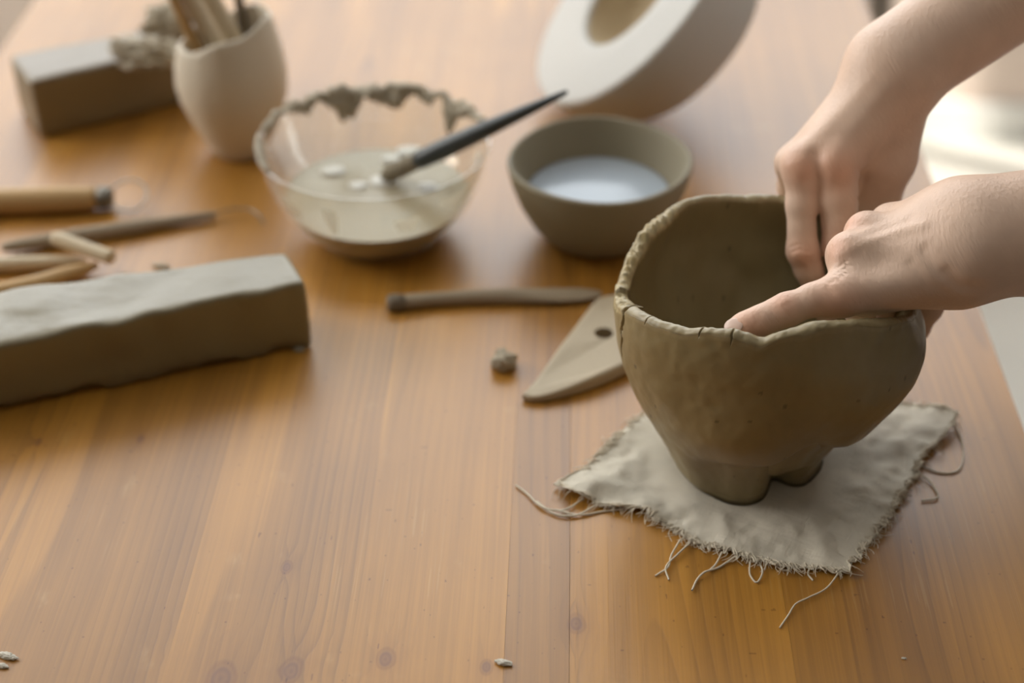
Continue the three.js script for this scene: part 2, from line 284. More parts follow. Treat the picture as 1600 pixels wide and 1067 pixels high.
  for (const [n, ...b] of [['side_rail', xa, xa + 0.022, T - 0.115, T - TH, z0 + 0.08, z1 - 0.08], ['side_rail', xb - 0.022, xb, T - 0.115, T - TH, z0 + 0.08, z1 - 0.08], ['end_rail', xa, xb, T - 0.115, T - TH, z0 + 0.04, z0 + 0.062], ['end_rail', xa, xb, T - 0.115, T - TH, z1 - 0.062, z1 - 0.04]]) mesh(n, box(...b), frame, table);
  for (const x of [xa - 0.005, xb - 0.055]) for (const z of [z0 + 0.035, z1 - 0.095]) { const g = new RoundedBoxGeometry(0.06, T - TH, 0.06, 2, 0.004); g.translate(x + 0.03, (T - TH) / 2, z + 0.03); mesh('leg', g, frame, table); }
}

// ------------------------------------------------------------------ the clay pot being shaped, on its cloth
const POT = at(1200, 425, 0.125); const CLOTH_H = 0.0030;
const rimH = [[-180, 0.110], [-165, 0.106], [-155, 0.1136], [-147, 0.1205], [-136, 0.1245], [-125, 0.1276], [-115, 0.1275], [-104, 0.126], [-93, 0.126], [-77, 0.1258], [-60, 0.124], [-30, 0.119], [0, 0.112], [14, 0.1110], [30, 0.1205], [48, 0.1295], [65, 0.1350], [73, 0.1365], [79, 0.1358], [85, 0.1338], [92, 0.1313], [98.7, 0.1271], [104.7, 0.1282], [112, 0.1295], [121, 0.1275], [130, 0.1233], [140, 0.1212], [153, 0.1183], [161, 0.1157], [168, 0.1135], [180, 0.110]];
const potProfile = [[-0.01, 0.042], [0, 0.0452], [0.004, 0.0482], [0.012, 0.0515], [0.022, 0.0563], [0.035, 0.0625], [0.05, 0.0690], [0.065, 0.0745], [0.08, 0.0785], [0.1, 0.0805], [0.115, 0.0795], [0.13, 0.0775], [0.15, 0.0765]];
const gauss = (x, w) => Math.exp(-(x / w) * (x / w));
const wrapd = (a) => ((a + 180) % 360 + 360) % 360 - 180;
function potR(th, h) {                               // outer radius of the pot at the angle th (degrees, 0 right, 90 front) and height h
  let r = lut(potProfile, h);
  const front = sstep(5, 40, th) * (1 - sstep(120, 175, th));
  const hc = 0.043 + 0.010 * gauss(th - 68, 14) - 0.006 * sstep(95, 140, th);            // the fold under the two rounded halves
  const below = 1 - sstep(hc - 0.010, hc + 0.003, h);
  const gate = sstep(-50, 10, th) * (1 - sstep(112, 138, th));
  r -= 0.0090 * gate * below * sstep(0, 0.006, h + 0.003);
  r += 0.0095 * gauss(th - 108, 26) * below * (0.35 + 0.65 * sstep(0.035, 0, h));            // left leg comes forward
  r -= 0.0135 * gauss(th - 71, 12) * below;                                             // the cleft between the legs
  r -= 0.0042 * gauss(th - 68, 15) * gauss(h - 0.052, 0.026) * (1 - below);               // and the shallow valley above it
  r += 0.0050 * gauss(wrapd(th - 22), 34) * gauss(h - 0.066, 0.027);                       // right half bulges
  r += 0.0035 * gauss(th - 105, 28) * gauss(h - 0.058, 0.020);
  r += 0.0060 * gauss(wrapd(th - 4), 28) * gauss(h - 0.082, 0.022); r -= 0.0040 * gauss(wrapd(th - 4), 30) * sstep(0.095, 0.115, h);
  r -= 0.0065 * sstep(0.35, 1, Math.sin(th * Math.PI / 180)) * sstep(0.03, 0.10, h);      // narrower from front to back
  const c = Math.cos(th * Math.PI / 180) * 3, s = Math.sin(th * Math.PI / 180) * 3;
  r += 0.0011 * fbm(c * 1.3, s * 1.3, h * 38, 3) + 0.0002 * noise(c * 5, s * 5, h * 190);
  return r;
}
{
  const cracks = [[163, 1.5, 0.040, 0.0062], [123.5, 0.5, 0.0050, 0.0022], [110.5, 0.55, 0.0075, 0.0026], [148, 0.35, 0.005, 0.0010]], ths = [];
  for (let i = 0; i < 640; i++) ths.push(-180 + i * 360 / 640);
  for (const [t, w] of cracks) for (let k = -8; k <= 8; k++) ths.push(t + k * w / 5 + 0.013);
  ths.sort((a, b) => a - b);
  const rows = 84, cap = 12, inn = 40, rowsAll = rows + cap + inn, pos = [], uv = [], idx = [], nC = ths.length;
  const wall = 0.0068;
  for (let r = 0; r <= rowsAll; r++) for (const th of ths) {
    const a = th * Math.PI / 180, torn = sstep(-188, -172, th) * (1 - sstep(-142, -120, th)) + sstep(164, 168, th);
    const c3 = Math.cos(a), s3 = Math.sin(a);
    let top = lut(rimH, th) + 0.0008 * noise(c3 * 9, s3 * 9, 2) + 0.00025 * noise(c3 * 40, s3 * 40, 8) + torn * (0.0016 * noise(c3 * 32, s3 * 32, 5) + 0.001 * noise(c3 * 85, s3 * 85, 5));
    if (th > 163.6) top -= 0.0022;
    const half = (wall / 2) * (1 + 0.25 * noise(c3 * 6, s3 * 6, 9) + 0.25 * torn);
    let h, rad, u = r;
    if (r <= rows) { h = (top - half) * Math.pow(r / rows, 0.9); rad = potR(th, h); const near = sstep(0.012, 0, top - half - h); rad += 0.0004 * near * noise(c3 * 12, s3 * 12, h * 200); }
    else if (r <= rows + cap) { const q = (r - rows) / cap * Math.PI; h = top - half + Math.sin(q) * half * 0.85; rad = potR(th, top - half) - half + Math.cos(q) * half; const rough = (0.0003 + 0.0012 * torn) * noise(c3 * mix(26, 60, torn), s3 * mix(26, 60, torn), q * 2.2) * Math.sin(q); h += rough; rad += rough * 0.8; }
    else { const q = (r - rows - cap) / inn; h = mix(top - half, 0.007, q); rad = (lut(potProfile, h) * (s3 > 0 ? mix(1, 0.915, sstep(0.35, 1, s3) * sstep(0.03, 0.1, h)) : 1) - wall * mix(1, 1.5, q)) * (1 - 0.96 * sstep(0.9, 1, q)); rad = mix(potR(th, h) - 2 * half, rad, sstep(0, 0.3, q)); rad += 0.0012 * noise(c3 * 6, s3 * 6, h * 60) * (1 - sstep(0.9, 1, q)); }
    for (const [ct, cw, cl, cd] of cracks) {
      const jag = ct + cw * 0.6 * noise(h * 500, ct) + (ct === 163 ? (top - h) * 40 : 0), w = cw * (1 - sstep(cl * 0.2, cl, top - h)) * (r > rows + cap ? 0.4 : 1);
      if (w > 0.02 && Math.abs(th - jag) < w && r < rows + cap * 0.8) rad -= cd * (1 - Math.abs(th - jag) / w) * (r > rows ? 0.8 : 1);
      if (w > 0.02 && Math.abs(th - jag) < w && r >= rows && r < rows + cap) h -= cd * 0.4 * (1 - Math.abs(th - jag) / w);
    }
    const ez = s3;
    pos.push(c3 * rad + 0.002 * sstep(0.06, 0, h), h, ez * rad); uv.push(a * 0.075, u <= rows ? h : 0.3 - h);
  }
  for (let r = 0; r < rowsAll; r++) for (let i = 0; i < nC; i++) { const j = (i + 1) % nC, a = r * nC + i, b = r * nC + j, c = a + nC, d = b + nC; idx.push(a, c, b, b, c, d); }
  const bc = pos.length / 3; pos.push(0, 0.0005, 0); uv.push(0, 0); for (let i = 0; i < nC; i++) idx.push(bc, i, (i + 1) % nC);
  const ic = pos.length / 3; pos.push(0, 0.007, 0); uv.push(0, 0); for (let i = 0; i < nC; i++) idx.push(ic, rowsAll * nC + (i + 1) % nC, rowsAll * nC + i);
  const g = new THREE.BufferGeometry(); g.setAttribute('position', new THREE.Float32BufferAttribute(pos, 3)); g.setAttribute('uv', new THREE.Float32BufferAttribute(uv, 2)); g.setIndex(idx); g.computeVertexNormals();
  vcolor(g, (x, y, z) => {                            // damp and drier clay in streaks and blotches, dark pinholes
    const a = Math.atan2(z, x), n = fbm(Math.cos(a) * 3, Math.sin(a) * 3, y * 22, 4), m = fbm(Math.cos(a) * 8, Math.sin(a) * 8, y * 26 + 5, 3), k = 1 + 0.20 * n + 0.06 * m, w = sstep(-0.2, 0.3, n);
    const pin = hash(Math.floor(a * 40), Math.floor(y * 500), 3) > 0.997 ? 0.55 : 1;
    return [0.268 * k * pin, mix(0.206, 0.214, w) * k * pin, mix(0.096, 0.108, w) * k * pin];
  });
  { const c = g.attributes.color; for (let i = 0; i < c.count; i++) { const r = Math.floor(i / nC), th = ths[i % nC]; if (r < rows - 1 || r > rows + cap) continue; const torn = sstep(-188, -172, th) * (1 - sstep(-142, -115, th)) + sstep(164, 168, th), grainy = 0.6 + 0.4 * noise(th * 1.3, r * 0.9, 5), k = 1 + (0.22 + 0.75 * torn) * grainy; c.setXYZ(i, c.getX(i) * k, c.getY(i) * k * 1.01, c.getZ(i) * k * 1.08); } }  // rim top paler: drier torn clay, plus window light painted along the lip
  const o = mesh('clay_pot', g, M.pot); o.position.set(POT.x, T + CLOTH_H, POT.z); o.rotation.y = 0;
  tag(o, 'unfired brown clay pot with a ragged rim and two rounded lobes, on the linen cloth', 'pot');
}

// the linen cloth: outline in table coordinates, frayed all round
{
  const outl = [[865, 763], [905, 745], [948, 706], [985, 668], [1020, 640], [1090, 618], [1180, 606], [1290, 610], [1380, 626], [1436, 636], [1496, 663], [1478, 686], [1444, 716], [1424, 758], [1405, 780], [1388, 812], [1356, 850], [1322, 899], [1270, 892], [1210, 886], [1150, 869], [1092, 852], [1042, 826], [1002, 802], [960, 797], [905, 783]].map(([x, y]) => at(x, y));
  const C = at(1180, 740); const pol = outl.map((p) => [Math.atan2(p.z - C.z, p.x - C.x), Math.hypot(p.x - C.x, p.z - C.z), p]).sort((a, b) => a[0] - b[0]);
  const bound = (a) => {                              // distance from C to the outline in the direction a
    const dx = Math.cos(a), dz = Math.sin(a); let best = 0;
    for (let i = 0; i < outl.length; i++) { const p = outl[i], q = outl[(i + 1) % outl.length], ex = q.x - p.x, ez = q.z - p.z, den = dx * ez - dz * ex; if (Math.abs(den) < 1e-9) continue; const wx = p.x - C.x, wz = p.z - C.z, t = (wx * ez - wz * ex) / den, s = (wx * dz - wz * dx) / den; if (s >= -1e-6 && s <= 1 + 1e-6 && t > best) best = t; }
    return best;
  };
  const N = 900, Rn = 70, lift = (x, z, e) => {      // the height of the cloth's upper side, e = metres to the edge
    const dp = Math.hypot(x - POT.x, z - POT.z), free = sstep(0.046, 0.075, dp);
    const fold = 0.0028 * noise(x * 34 + z * 12, z * 20 - x * 9, 4) + 0.0022 * noise(x * 75, z * 75, 2) + 0.0009 * noise(x * 160, z * 160, 6);
    const tip = 0.005 * gauss(Math.hypot(x - outl[0].x - 0.018, z - outl[0].z), 0.014), corner = 0.006 * gauss(Math.hypot(x - outl[10].x, z - outl[10].z), 0.02);
    return Math.max(0.0011, 0.0026 + free * (fold + 0.0005) + tip + corner);
  };
  const pos = [], uv = [], idx = [], rim = [];
  for (const side of [1, 0]) for (let r = 0; r <= Rn; r++) for (let i = 0; i < N; i++) {
    const a = i / N * Math.PI * 2 - Math.PI, t = r / Rn, rag = (0.0016 * noise(Math.cos(a) * 60, Math.sin(a) * 60, 3) + 0.0009 * noise(Math.cos(a) * 190, Math.sin(a) * 190, 1)) * sstep(0.8, 1, t);
    const R = bound(a) * t + rag, x = C.x + Math.cos(a) * R, z = C.z + Math.sin(a) * R, y = lift(x, z, 0);
    pos.push(x, T + (side ? y : Math.max(0.0002, y - 0.0009)), z); uv.push(x, z); if (side && r === Rn) rim.push(V(x, T + y, z));
  }
  const off = (Rn + 1) * N;
  for (let r = 0; r < Rn; r++) for (let i = 0; i < N; i++) { const j = (i + 1) % N, a = r * N + i, b = r * N + j, c = a + N, d = b + N; idx.push(a, b, c, b, d, c, a + off, c + off, b + off, b + off, c + off, d + off); }
  for (let i = 0; i < N; i++) { const j = (i + 1) % N, a = Rn * N + i, b = Rn * N + j; idx.push(a, b, a + off, b, b + off, a + off); }
  const g = new THREE.BufferGeometry(); g.setAttribute('position', new THREE.Float32BufferAttribute(pos, 3)); g.setAttribute('uv', new THREE.Float32BufferAttribute(uv, 2)); g.setIndex(idx); g.computeVertexNormals();
  vcolor(g, (x, y, z) => { const n = fbm(x * 60, z * 60, 3, 4), s = sstep(0.2, 0.35, fbm(x * 24 + 4, z * 24, 8, 4)); const k = 1 + 0.16 * n - 0.10 * s; return [0.75 * k, 0.68 * k, 0.55 * k]; });
  const weave = dataTex(256, 256, (x, y) => 128 + 60 * Math.sin(x / 256 * Math.PI * 64) * Math.sin(y / 256 * Math.PI * 64) + 50 * tnoise(x / 8, y / 64, 32, 2) + 50 * tnoise(x / 64 + 5, y / 8, 32, 2)); weave.repeat.set(40, 40); weave.rotation = 0.5;
  M.linen.bumpMap = weave; M.linen.bumpScale = 0.0008;
  const cloth = thing('linen_cloth', 'frayed square of beige linen lying under the clay pot', 'cloth');
  mesh('fabric', g, M.linen, cloth);
  // the fringe: short pulled fibres, too many to count
  const fib = [];
  for (let i = 0; i < 430; i++) {
    const k = Math.floor(rnd() * N), p = rim[k], out = V(p.x - C.x, 0, p.z - C.z).normalize(), along = V(-out.z, 0, out.x), L = rr(0.002, 0.0065), w = rr(-1.6, 1.6), cu = rr(-0.003, 0.003);
    const q = p.clone().addScaledVector(out, -0.003), e1 = p.clone().addScaledVector(out, L * 0.5).addScaledVector(along, w * L * 0.5 + cu), e2 = p.clone().addScaledVector(out, L).addScaledVector(along, w * L);
    q.y += 0.0003; e1.y = mix(p.y, T + 0.0008, 0.35) + rr(0, 0.0012); e2.y = T + rr(0.0004, 0.0018);
    fib.push(tube([q, e1, e2], (t) => 0.00033 * (1 - 0.5 * t), 6, 4));
  }
  // the rolled, ravelled selvedge
  for (let i = 0; i < 260; i++) {
    const k = Math.floor(rnd() * N), n = 6 + Math.floor(rnd() * 10), pts = [];
    for (let j = 0; j <= 3; j++) { const p = rim[(k + Math.round(j * n / 3)) % N].clone(), out = V(p.x - C.x, 0, p.z - C.z).normalize(); p.addScaledVector(out, rr(-0.003, 0.0018)); p.y += rr(-0.0004, 0.0009); p.y = Math.max(p.y, T + 0.0005); pts.push(p); }
    fib.push(tube(pts, 0.00042, 8, 4));
  }
  const fr = mesh('fringe', mergeGeometries(fib), M.thread, cloth); fr.userData.kind = 'stuff'; fr.userData.label = 'pale frayed fibres along the edge';
  for (const [r, ...pts] of [
    [0.00055, [912, 783], [880, 800], [850, 797], [822, 772], [806, 760]], [0.00055, [935, 790], [900, 808], [868, 806], [838, 786]], [0.00060, [985, 797], [945, 800], [905, 807], [868, 800]],
    [0.00050, [1062, 848], [1048, 872], [1044, 888], [1024, 901]], [0.00050, [1078, 852], [1060, 868], [1040, 890], [1045, 908]], [0.00055, [1150, 872], [1122, 888], [1100, 898], [1090, 906], [1081, 925]], [0.00050, [1128, 866], [1118, 884], [1108, 893]],
    [0.00050, [1172, 876], [1172, 900], [1182, 911], [1191, 898], [1186, 880]], [0.00045, [1312, 896], [1290, 922], [1262, 936], [1243, 946], [1232, 962], [1218, 982]],
    [0.00060, [1490, 664], [1502, 690], [1504, 722], [1494, 738], [1468, 740], [1440, 730]], [0.00060, [1424, 742], [1446, 750], [1462, 768], [1464, 780], [1440, 784]], [0.0005, [1266, 890], [1262, 898], [1270, 908]], [0.0005, [1206, 884], [1226, 893], [1240, 886]],
  ]) { const p3 = pts.map(([x, y], i) => { const p = at(x, y); p.y = T + (i === 0 ? 0.0018 : 0.0005 + 0.0014 * Math.abs(noise(i * 1.7, x))); return p; }); mesh('loose_thread', tube(p3, r, 40, 6), M.thread, cloth); }
}

// ------------------------------------------------------------------ clay blocks
function slab(corners, h, r, material, shape) {      // corners of the foot: back left, back right, front right, front left
  const L = (corners[3].distanceTo(corners[2]) + corners[0].distanceTo(corners[1])) / 4, D = (corners[0].distanceTo(corners[3]) + corners[1].distanceTo(corners[2])) / 4;
  const g = roundBox(L, h / 2, D, r, 0.0028), p = g.attributes.position;
  for (let i = 0; i < p.count; i++) {
    const u = p.getX(i) / L, v = p.getY(i) / h + 0.5, w = p.getZ(i) / D, a = (u + 1) / 2, b = (w + 1) / 2;
    const x = mix(mix(corners[0].x, corners[1].x, a), mix(corners[3].x, corners[2].x, a), b), z = mix(mix(corners[0].z, corners[1].z, a), mix(corners[3].z, corners[2].z, a), b);
    p.setXYZ(i, x, v * h, z);
    if (shape) { const q = shape(x, v * h, z, u, v, w); p.setXYZ(i, q[0], q[1], q[2]); }
  }
  g.computeVertexNormals(); return planarUV(g);
}
{
  const H = 0.050, ftop = (x, y) => at(x, y, H), c = [at(-190, 478, H), at(447, 392, H), at(479, 441, H), at(-190, 572, H)];
  const g = slab(c, H, 0.004, null, (x, y, z, u, v, w) => {
    const top = sstep(0.75, 1, v), bot = 1 - sstep(0.0, 0.2, v), fr = sstep(0.7, 1, w);
    const nx = 0.0016 * fbm(x * 40, y * 40, z * 40, 4), wavy = (0.0036 * noise(x * 26 + 1.5, 4.4) + 0.0026 * noise(x * 62, 8.8)) * fr;
    return [x + nx, Math.max(0, y + top * (0.0016 * fbm(x * 30, z * 30, 5, 4) + 0.0018 * sstep(0.2, 0.7, noise(x * 22 + 2, z * 22, 9)) * sstep(0.45, 0.2, u)) + bot * (0.0040 * sstep(-0.1, 0.6, noise(x * 75, 7)) * fr)), z + wavy * sstep(0.3, 1, v) - bot * fr * (0.0020 + 0.0030 * noise(x * 60, 2)) + 0.0007 * fbm(x * 70, y * 90, 2, 3)];
  });
  const o = mesh('clay_block', g, M.clayBlock); o.position.y = T; tag(o, 'long grey clay block with a wavy cut edge beside the small wooden tools', 'clay block');
  const c2 = [at(12, 84, 0.05), at(300, 28, 0.05), at(340, 58, 0.05), at(46, 127, 0.05)];
  const g2 = slab(c2, 0.05, 0.005, null, (x, y, z, u, v, w) => [x + 0.0012 * fbm(x * 30, y * 30, z * 30, 3), Math.max(0, y + sstep(0.7, 1, v) * 0.0016 * fbm(x * 26, z * 26, 1, 3)), z + 0.0012 * fbm(x * 30, y * 40, z * 30 + 5, 3)]);
  const o2 = mesh('clay_block', g2, M.clayBrown); o2.position.y = T; tag(o2, 'dark brown clay block beside the beige jar of tools', 'clay block');
}
function lump(radius, sx, sy, sz, rough, s) {
  const g = smoothed(new THREE.IcosahedronGeometry(1, 20)), p = g.attributes.position;
  for (let i = 0; i < p.count; i++) { const x = p.getX(i), y = p.getY(i), z = p.getZ(i), k = 1 + rough * (fbm(x * 1.6 + s, y * 1.6, z * 1.6, 4) * 1.2 + 0.25 * noise(x * 7 + s, y * 7, z * 7)); p.setXYZ(i, x * k * sx * radius, Math.max(-0.75, y * k) * sy * radius, z * k * sz * radius); }
  g.computeVertexNormals(); return planarUV(g);
}
function rest(o, y) { o.geometry.computeBoundingBox(); o.position.y = y - o.geometry.boundingBox.min.y; return o; }
for (const [px, py, r, sx, sy, sz, rough, label] of [[232, 88, 0.019, 1.25, 0.62, 0.9, 0.9, 'crumbly lump of clay scrap on the dark brown block'], [262, 52, 0.015, 1.1, 0.9, 0.9, 1.0, 'pale ragged clay scrap on the brown block behind the jar']]) {
  const p = at(px, py + 12, 0.05); const o = rest(mesh('clay_scrap', lump(r, sx, sy, sz, rough, px), M.clayDry), T + 0.05); o.position.x = p.x; o.position.z = p.z; tag(o, label, 'clay scrap');
}
{ const p = at(788, 574); const o = rest(mesh('clay_pellet', lump(0.0074, 1.05, 0.92, 0.95, 0.45, 2.2), M.clayDry), T); o.position.x = p.x; o.position.z = p.z; tag(o, 'small round clay pellet on the bare wood beside the wooden rib', 'clay pellet'); }
for (const [px, py, r, sx, label] of [[12, 1027, 0.0035, 1.7, 'pale oval clay crumb on the bare wood, larger of a close pair'], [4, 1042, 0.0026, 1.5, 'pale clay crumb on the bare wood, smaller of a close pair'], [786, 1037, 0.0032, 1.7, 'pale oval clay crumb near a dark knot in the wood'], [197, 432, 0.0035, 1.6, 'clay crumb beside the long clay block, near the short stick'], [252, 418, 0.0036, 2.0, 'flat clay crumb at the rear edge of the long clay block'], [401, 552, 0.004, 1.5, 'dark clay crumb at the foot of the long clay block'], [468, 548, 0.0035, 1.3, 'clay crumb by the corner of the long clay block'], [1412, 1029, 0.0012, 1.2, 'tiny pale clay crumb on the wood below the cloth']]) {
  const p = at(px, py); const o = rest(mesh('clay_crumb', lump(r * 0.8, sx, 0.5, 0.7, 0.4, px), py > 900 ? M.crumb : M.clayDry), T); o.position.x = p.x; o.position.z = p.z; o.rotation.y = -0.2; tag(o, label, 'clay crumb', 'clay crumbs on the table');
}

// ------------------------------------------------------------------ bowls, jar, plaster mould
const lathe = (pts, n = 96) => new THREE.LatheGeometry(pts.map(([r, y]) => new THREE.Vector2(r, y)), n);
{ // thick clay bowl of milky water
  const p = at(937, 249, 0.060), o = thing('clay_bowl', 'round grey-brown clay bowl holding milky water', 'bowl', V(p.x, T, p.z));
  const g = lathe([[0.0001, 0.0006], [0.029, 0.0004], [0.0325, 0.0015], [0.0385, 0.0055], [0.0470, 0.016], [0.0545, 0.030], [0.0597, 0.045], [0.0625, 0.0585], [0.0622, 0.0605], [0.0608, 0.0614], [0.0590, 0.0606], [0.0570, 0.053], [0.0530, 0.042], [0.047, 0.029], [0.038, 0.016], [0.026, 0.0095], [0.0001, 0.008]], 128), q = g.attributes.position;
  for (let i = 0; i < q.count; i++) { const a = Math.atan2(q.getZ(i), q.getX(i)), h = q.getY(i) / 0.06; const k = 1 + 0.010 * h * Math.sin(2 * a + 0.5) + 0.005 * h * Math.sin(3 * a); q.setX(i, q.getX(i) * k); q.setZ(i, q.getZ(i) * k); q.setY(i, q.getY(i) + h * h * (0.0016 * Math.cos(a - 0.4) + 0.0008 * Math.sin(3 * a + 1))); }
  g.computeVertexNormals(); const uv = g.attributes.uv; for (let i = 0; i < uv.count; i++) uv.setXY(i, uv.getX(i) * 0.3, uv.getY(i) * 0.15); mesh('bowl_body', g, M.clayBowl, o);
  const w = new THREE.CircleGeometry(0.0495, 96); w.rotateX(-Math.PI / 2); const wm = mesh('milky_water', lathe([[0.0001, 0.0345], [0.0482, 0.0345], [0.0492, 0.0348], [0.0475, 0.0325], [0.0001, 0.0325]], 96), M.milkyWater, o); wm.userData.label = 'pale milky water, tinted with a painted bluish sky reflection';
}
{ // glass bowl of slip
  const p = at(584, 224, 0.070), o = thing('glass_bowl', 'clear glass bowl of pale slip with clay smeared on its rim', 'bowl', V(p.x, T, p.z));
  const prof = [[0.038, 0.0006], [0.042, 0.0018], [0.052, 0.010], [0.0615, 0.022], [0.069, 0.036], [0.0742, 0.050], [0.0775, 0.064], [0.0788, 0.069]];
  const inside = (h) => lut(prof.map(([r, y]) => [y, r]), h) - 0.0030;
  mesh('glass', lathe([[0.0001, 0.0016], ...prof, [0.0798, 0.0705], [0.0796, 0.0718], [0.0780, 0.0722], [0.0764, 0.0712], ...prof.slice(1).reverse().map(([r, y]) => [r - 0.0026, y + 0.0012]), [0.0001, 0.0035]], 128), M.bowlGlass, o);
  const LV = 0.031, sp = [[0.0001, 0.0042]]; for (let h = 0.0046; h < LV; h += 0.002) sp.push([inside(h) - 0.0006, h]); sp.push([inside(LV) - 0.0004, LV], [inside(LV) - 0.002, LV - 0.0004], [0.03, LV - 0.0005], [0.0001, LV - 0.0003]);
  const sl = lathe(sp, 96); mesh('slip', sl, M.slip, o).userData.label = 'pale creamy slip in the bottom of the bowl';
  // clay smeared and dripping inside the rim: the far half
  const smear = (a0, a1, depth, thick, s, name) => {
    const n = Math.ceil((a1 - a0) / 0.012), m = 16, pos = [], idx = [];
    for (const sd of [0, 1]) for (let i = 0; i <= n; i++) { const a = mix(a0, a1, i / n), ends = Math.sin(Math.PI * i / n), dl = depth(a) * Math.pow(ends, 0.35), th = thick(a) * Math.pow(ends, 0.4);
      for (let j = 0; j <= m; j++) { const t = j / m, h = 0.0748 + 0.0034 * noise(a * 8, s) + 0.0014 * noise(a * 26, s) - t * dl, bul = Math.sin(Math.PI * Math.min(1, 0.12 + t * 0.88)) * th * (1 + 0.5 * noise(a * 16, h * 380, s)) + 0.0003, r = inside(Math.min(h, 0.069)) + 0.0006 + (h > 0.069 ? 0.0012 : 0); const R = sd ? r - bul : r + (h > 0.070 ? 0.0022 * (1 - t) : 0.0001); pos.push(Math.cos(a) * R, h + (sd ? 0.001 * noise(a * 20, h * 200, 4) : 0), Math.sin(a) * R); } }
    const W = m + 1, off = (n + 1) * W;
    for (let i = 0; i < n; i++) for (let j = 0; j < m; j++) { const q = i * W + j; idx.push(q, q + 1, q + W, q + 1, q + W + 1, q + W, q + off, q + W + off, q + 1 + off, q + 1 + off, q + W + off, q + W + 1 + off); }
    for (let i = 0; i < n; i++) for (const j of [0, m]) { const q = i * W + j; if (j === 0) idx.push(q, q + W, q + off, q + W, q + W + off, q + off); else idx.push(q, q + off, q + W, q + W, q + off, q + W + off); }
    const g = new THREE.BufferGeometry(); g.setAttribute('position', new THREE.Float32BufferAttribute(pos, 3)); g.setIndex(idx); g.computeVertexNormals(); planarUV(g);
    const q = mesh('clay_smear', g, M.clayDry, o); q.userData.label = name;
  };
  const rad = Math.PI / 180, R = (d) => d * rad;
  smear(R(-172), R(-20), (a) => 0.0085 + 0.005 * noise(a * 4, 1) + 0.003 * noise(a * 17, 4) + 0.022 * gauss(a - R(-113), 0.12) + 0.006 * gauss(a - R(-140), 0.10) + 0.007 * gauss(a - R(-85), 0.10) + 0.018 * gauss(a - R(-50), 0.10), (a) => 0.0042 + 0.0026 * noise(a * 9, 7) + 0.003 * gauss(a - R(-113), 0.15), 3, 'thick grey clay smeared along the rim');
  smear(R(-215), R(-176), (a) => 0.012 + 0.004 * noise(a * 8, 3) + 0.012 * gauss(a - R(-190), 0.08), (a) => 0.0018, 5, 'thin grey clay smear on the rim');
  for (const [a0, a1, h0, dl] of [[20, 48, 0.058, 0.022], [60, 74, 0.050, 0.016], [104, 112, 0.058, 0.026], [128, 150, 0.052, 0.017], [-14, 12, 0.056, 0.022]]) {   // dried slip films on the near glass
    const n = 24, m = 10, pos = [], idx = []; for (let i = 0; i <= n; i++) for (let j = 0; j <= m; j++) { const a = R(mix(a0, a1, i / n)), h = h0 - j / m * dl * (0.75 + 0.25 * noise(a * 22, 5)) * Math.pow(Math.sin(Math.PI * clamp(i / n, 0.03, 0.97)), 0.4), r = inside(h) - 0.0004; pos.push(Math.cos(a) * r, h, Math.sin(a) * r); }
    for (let i = 0; i < n; i++) for (let j = 0; j < m; j++) { const q = i * (m + 1) + j; idx.push(q, q + 1, q + m + 1, q + 1, q + m + 2, q + m + 1); }
    const g = new THREE.BufferGeometry(); g.setAttribute('position', new THREE.Float32BufferAttribute(pos, 3)); g.setIndex(idx); g.computeVertexNormals(); mesh('slip_film', g, M.slipFilm, o);
  }
  for (const [px, py, r] of [[598, 284, 0.0062], [560, 290, 0.0045], [640, 238, 0.0075], [520, 268, 0.006], [612, 249, 0.005], [668, 292, 0.005]]) { const q = at(px, py, LV); const g = lump(r, 1.3, 0.28, 1, 0.4, px); g.translate(q.x - p.x, LV + r * 0.06, q.z - p.z); mesh('slip_clot', g, M.slipPale, o); }
}
{ // the brush standing in the slip, leaning on the rim
  const a = at(597, 277, 0.034), c = at(757, 203, 0.0805), d = c.clone().sub(a), e = a.clone().addScaledVector(d, 1.76), o = thing('paint_brush', 'dark handled brush leaning in the glass bowl of slip', 'brush', a);
  const z = V(0, 0, 0), E = e.clone().sub(a), Pt = (t) => E.clone().multiplyScalar(t);
  mesh('handle', rod(Pt(0.20), E, [[0, 0.0001], [0.001, 0.0062], [0.04, 0.0068], [0.20, 0.0070], [0.45, 0.0060], [0.75, 0.0040], [0.97, 0.0020], [0.995, 0.0014], [1, 0.0001]]), M.brushHandle, o);
  mesh('ferrule', rod(Pt(0.085), Pt(0.205), [[0, 0.0001], [0.001, 0.0060], [0.1, 0.0064], [0.9, 0.0055], [0.999, 0.0054], [1, 0.0001]]), M.bristle, o);
  mesh('bristles', rod(z, Pt(0.09), [[0, 0.0001], [0.05, 0.0032], [0.5, 0.0062], [1, 0.0058]]), M.bristle, o);
}
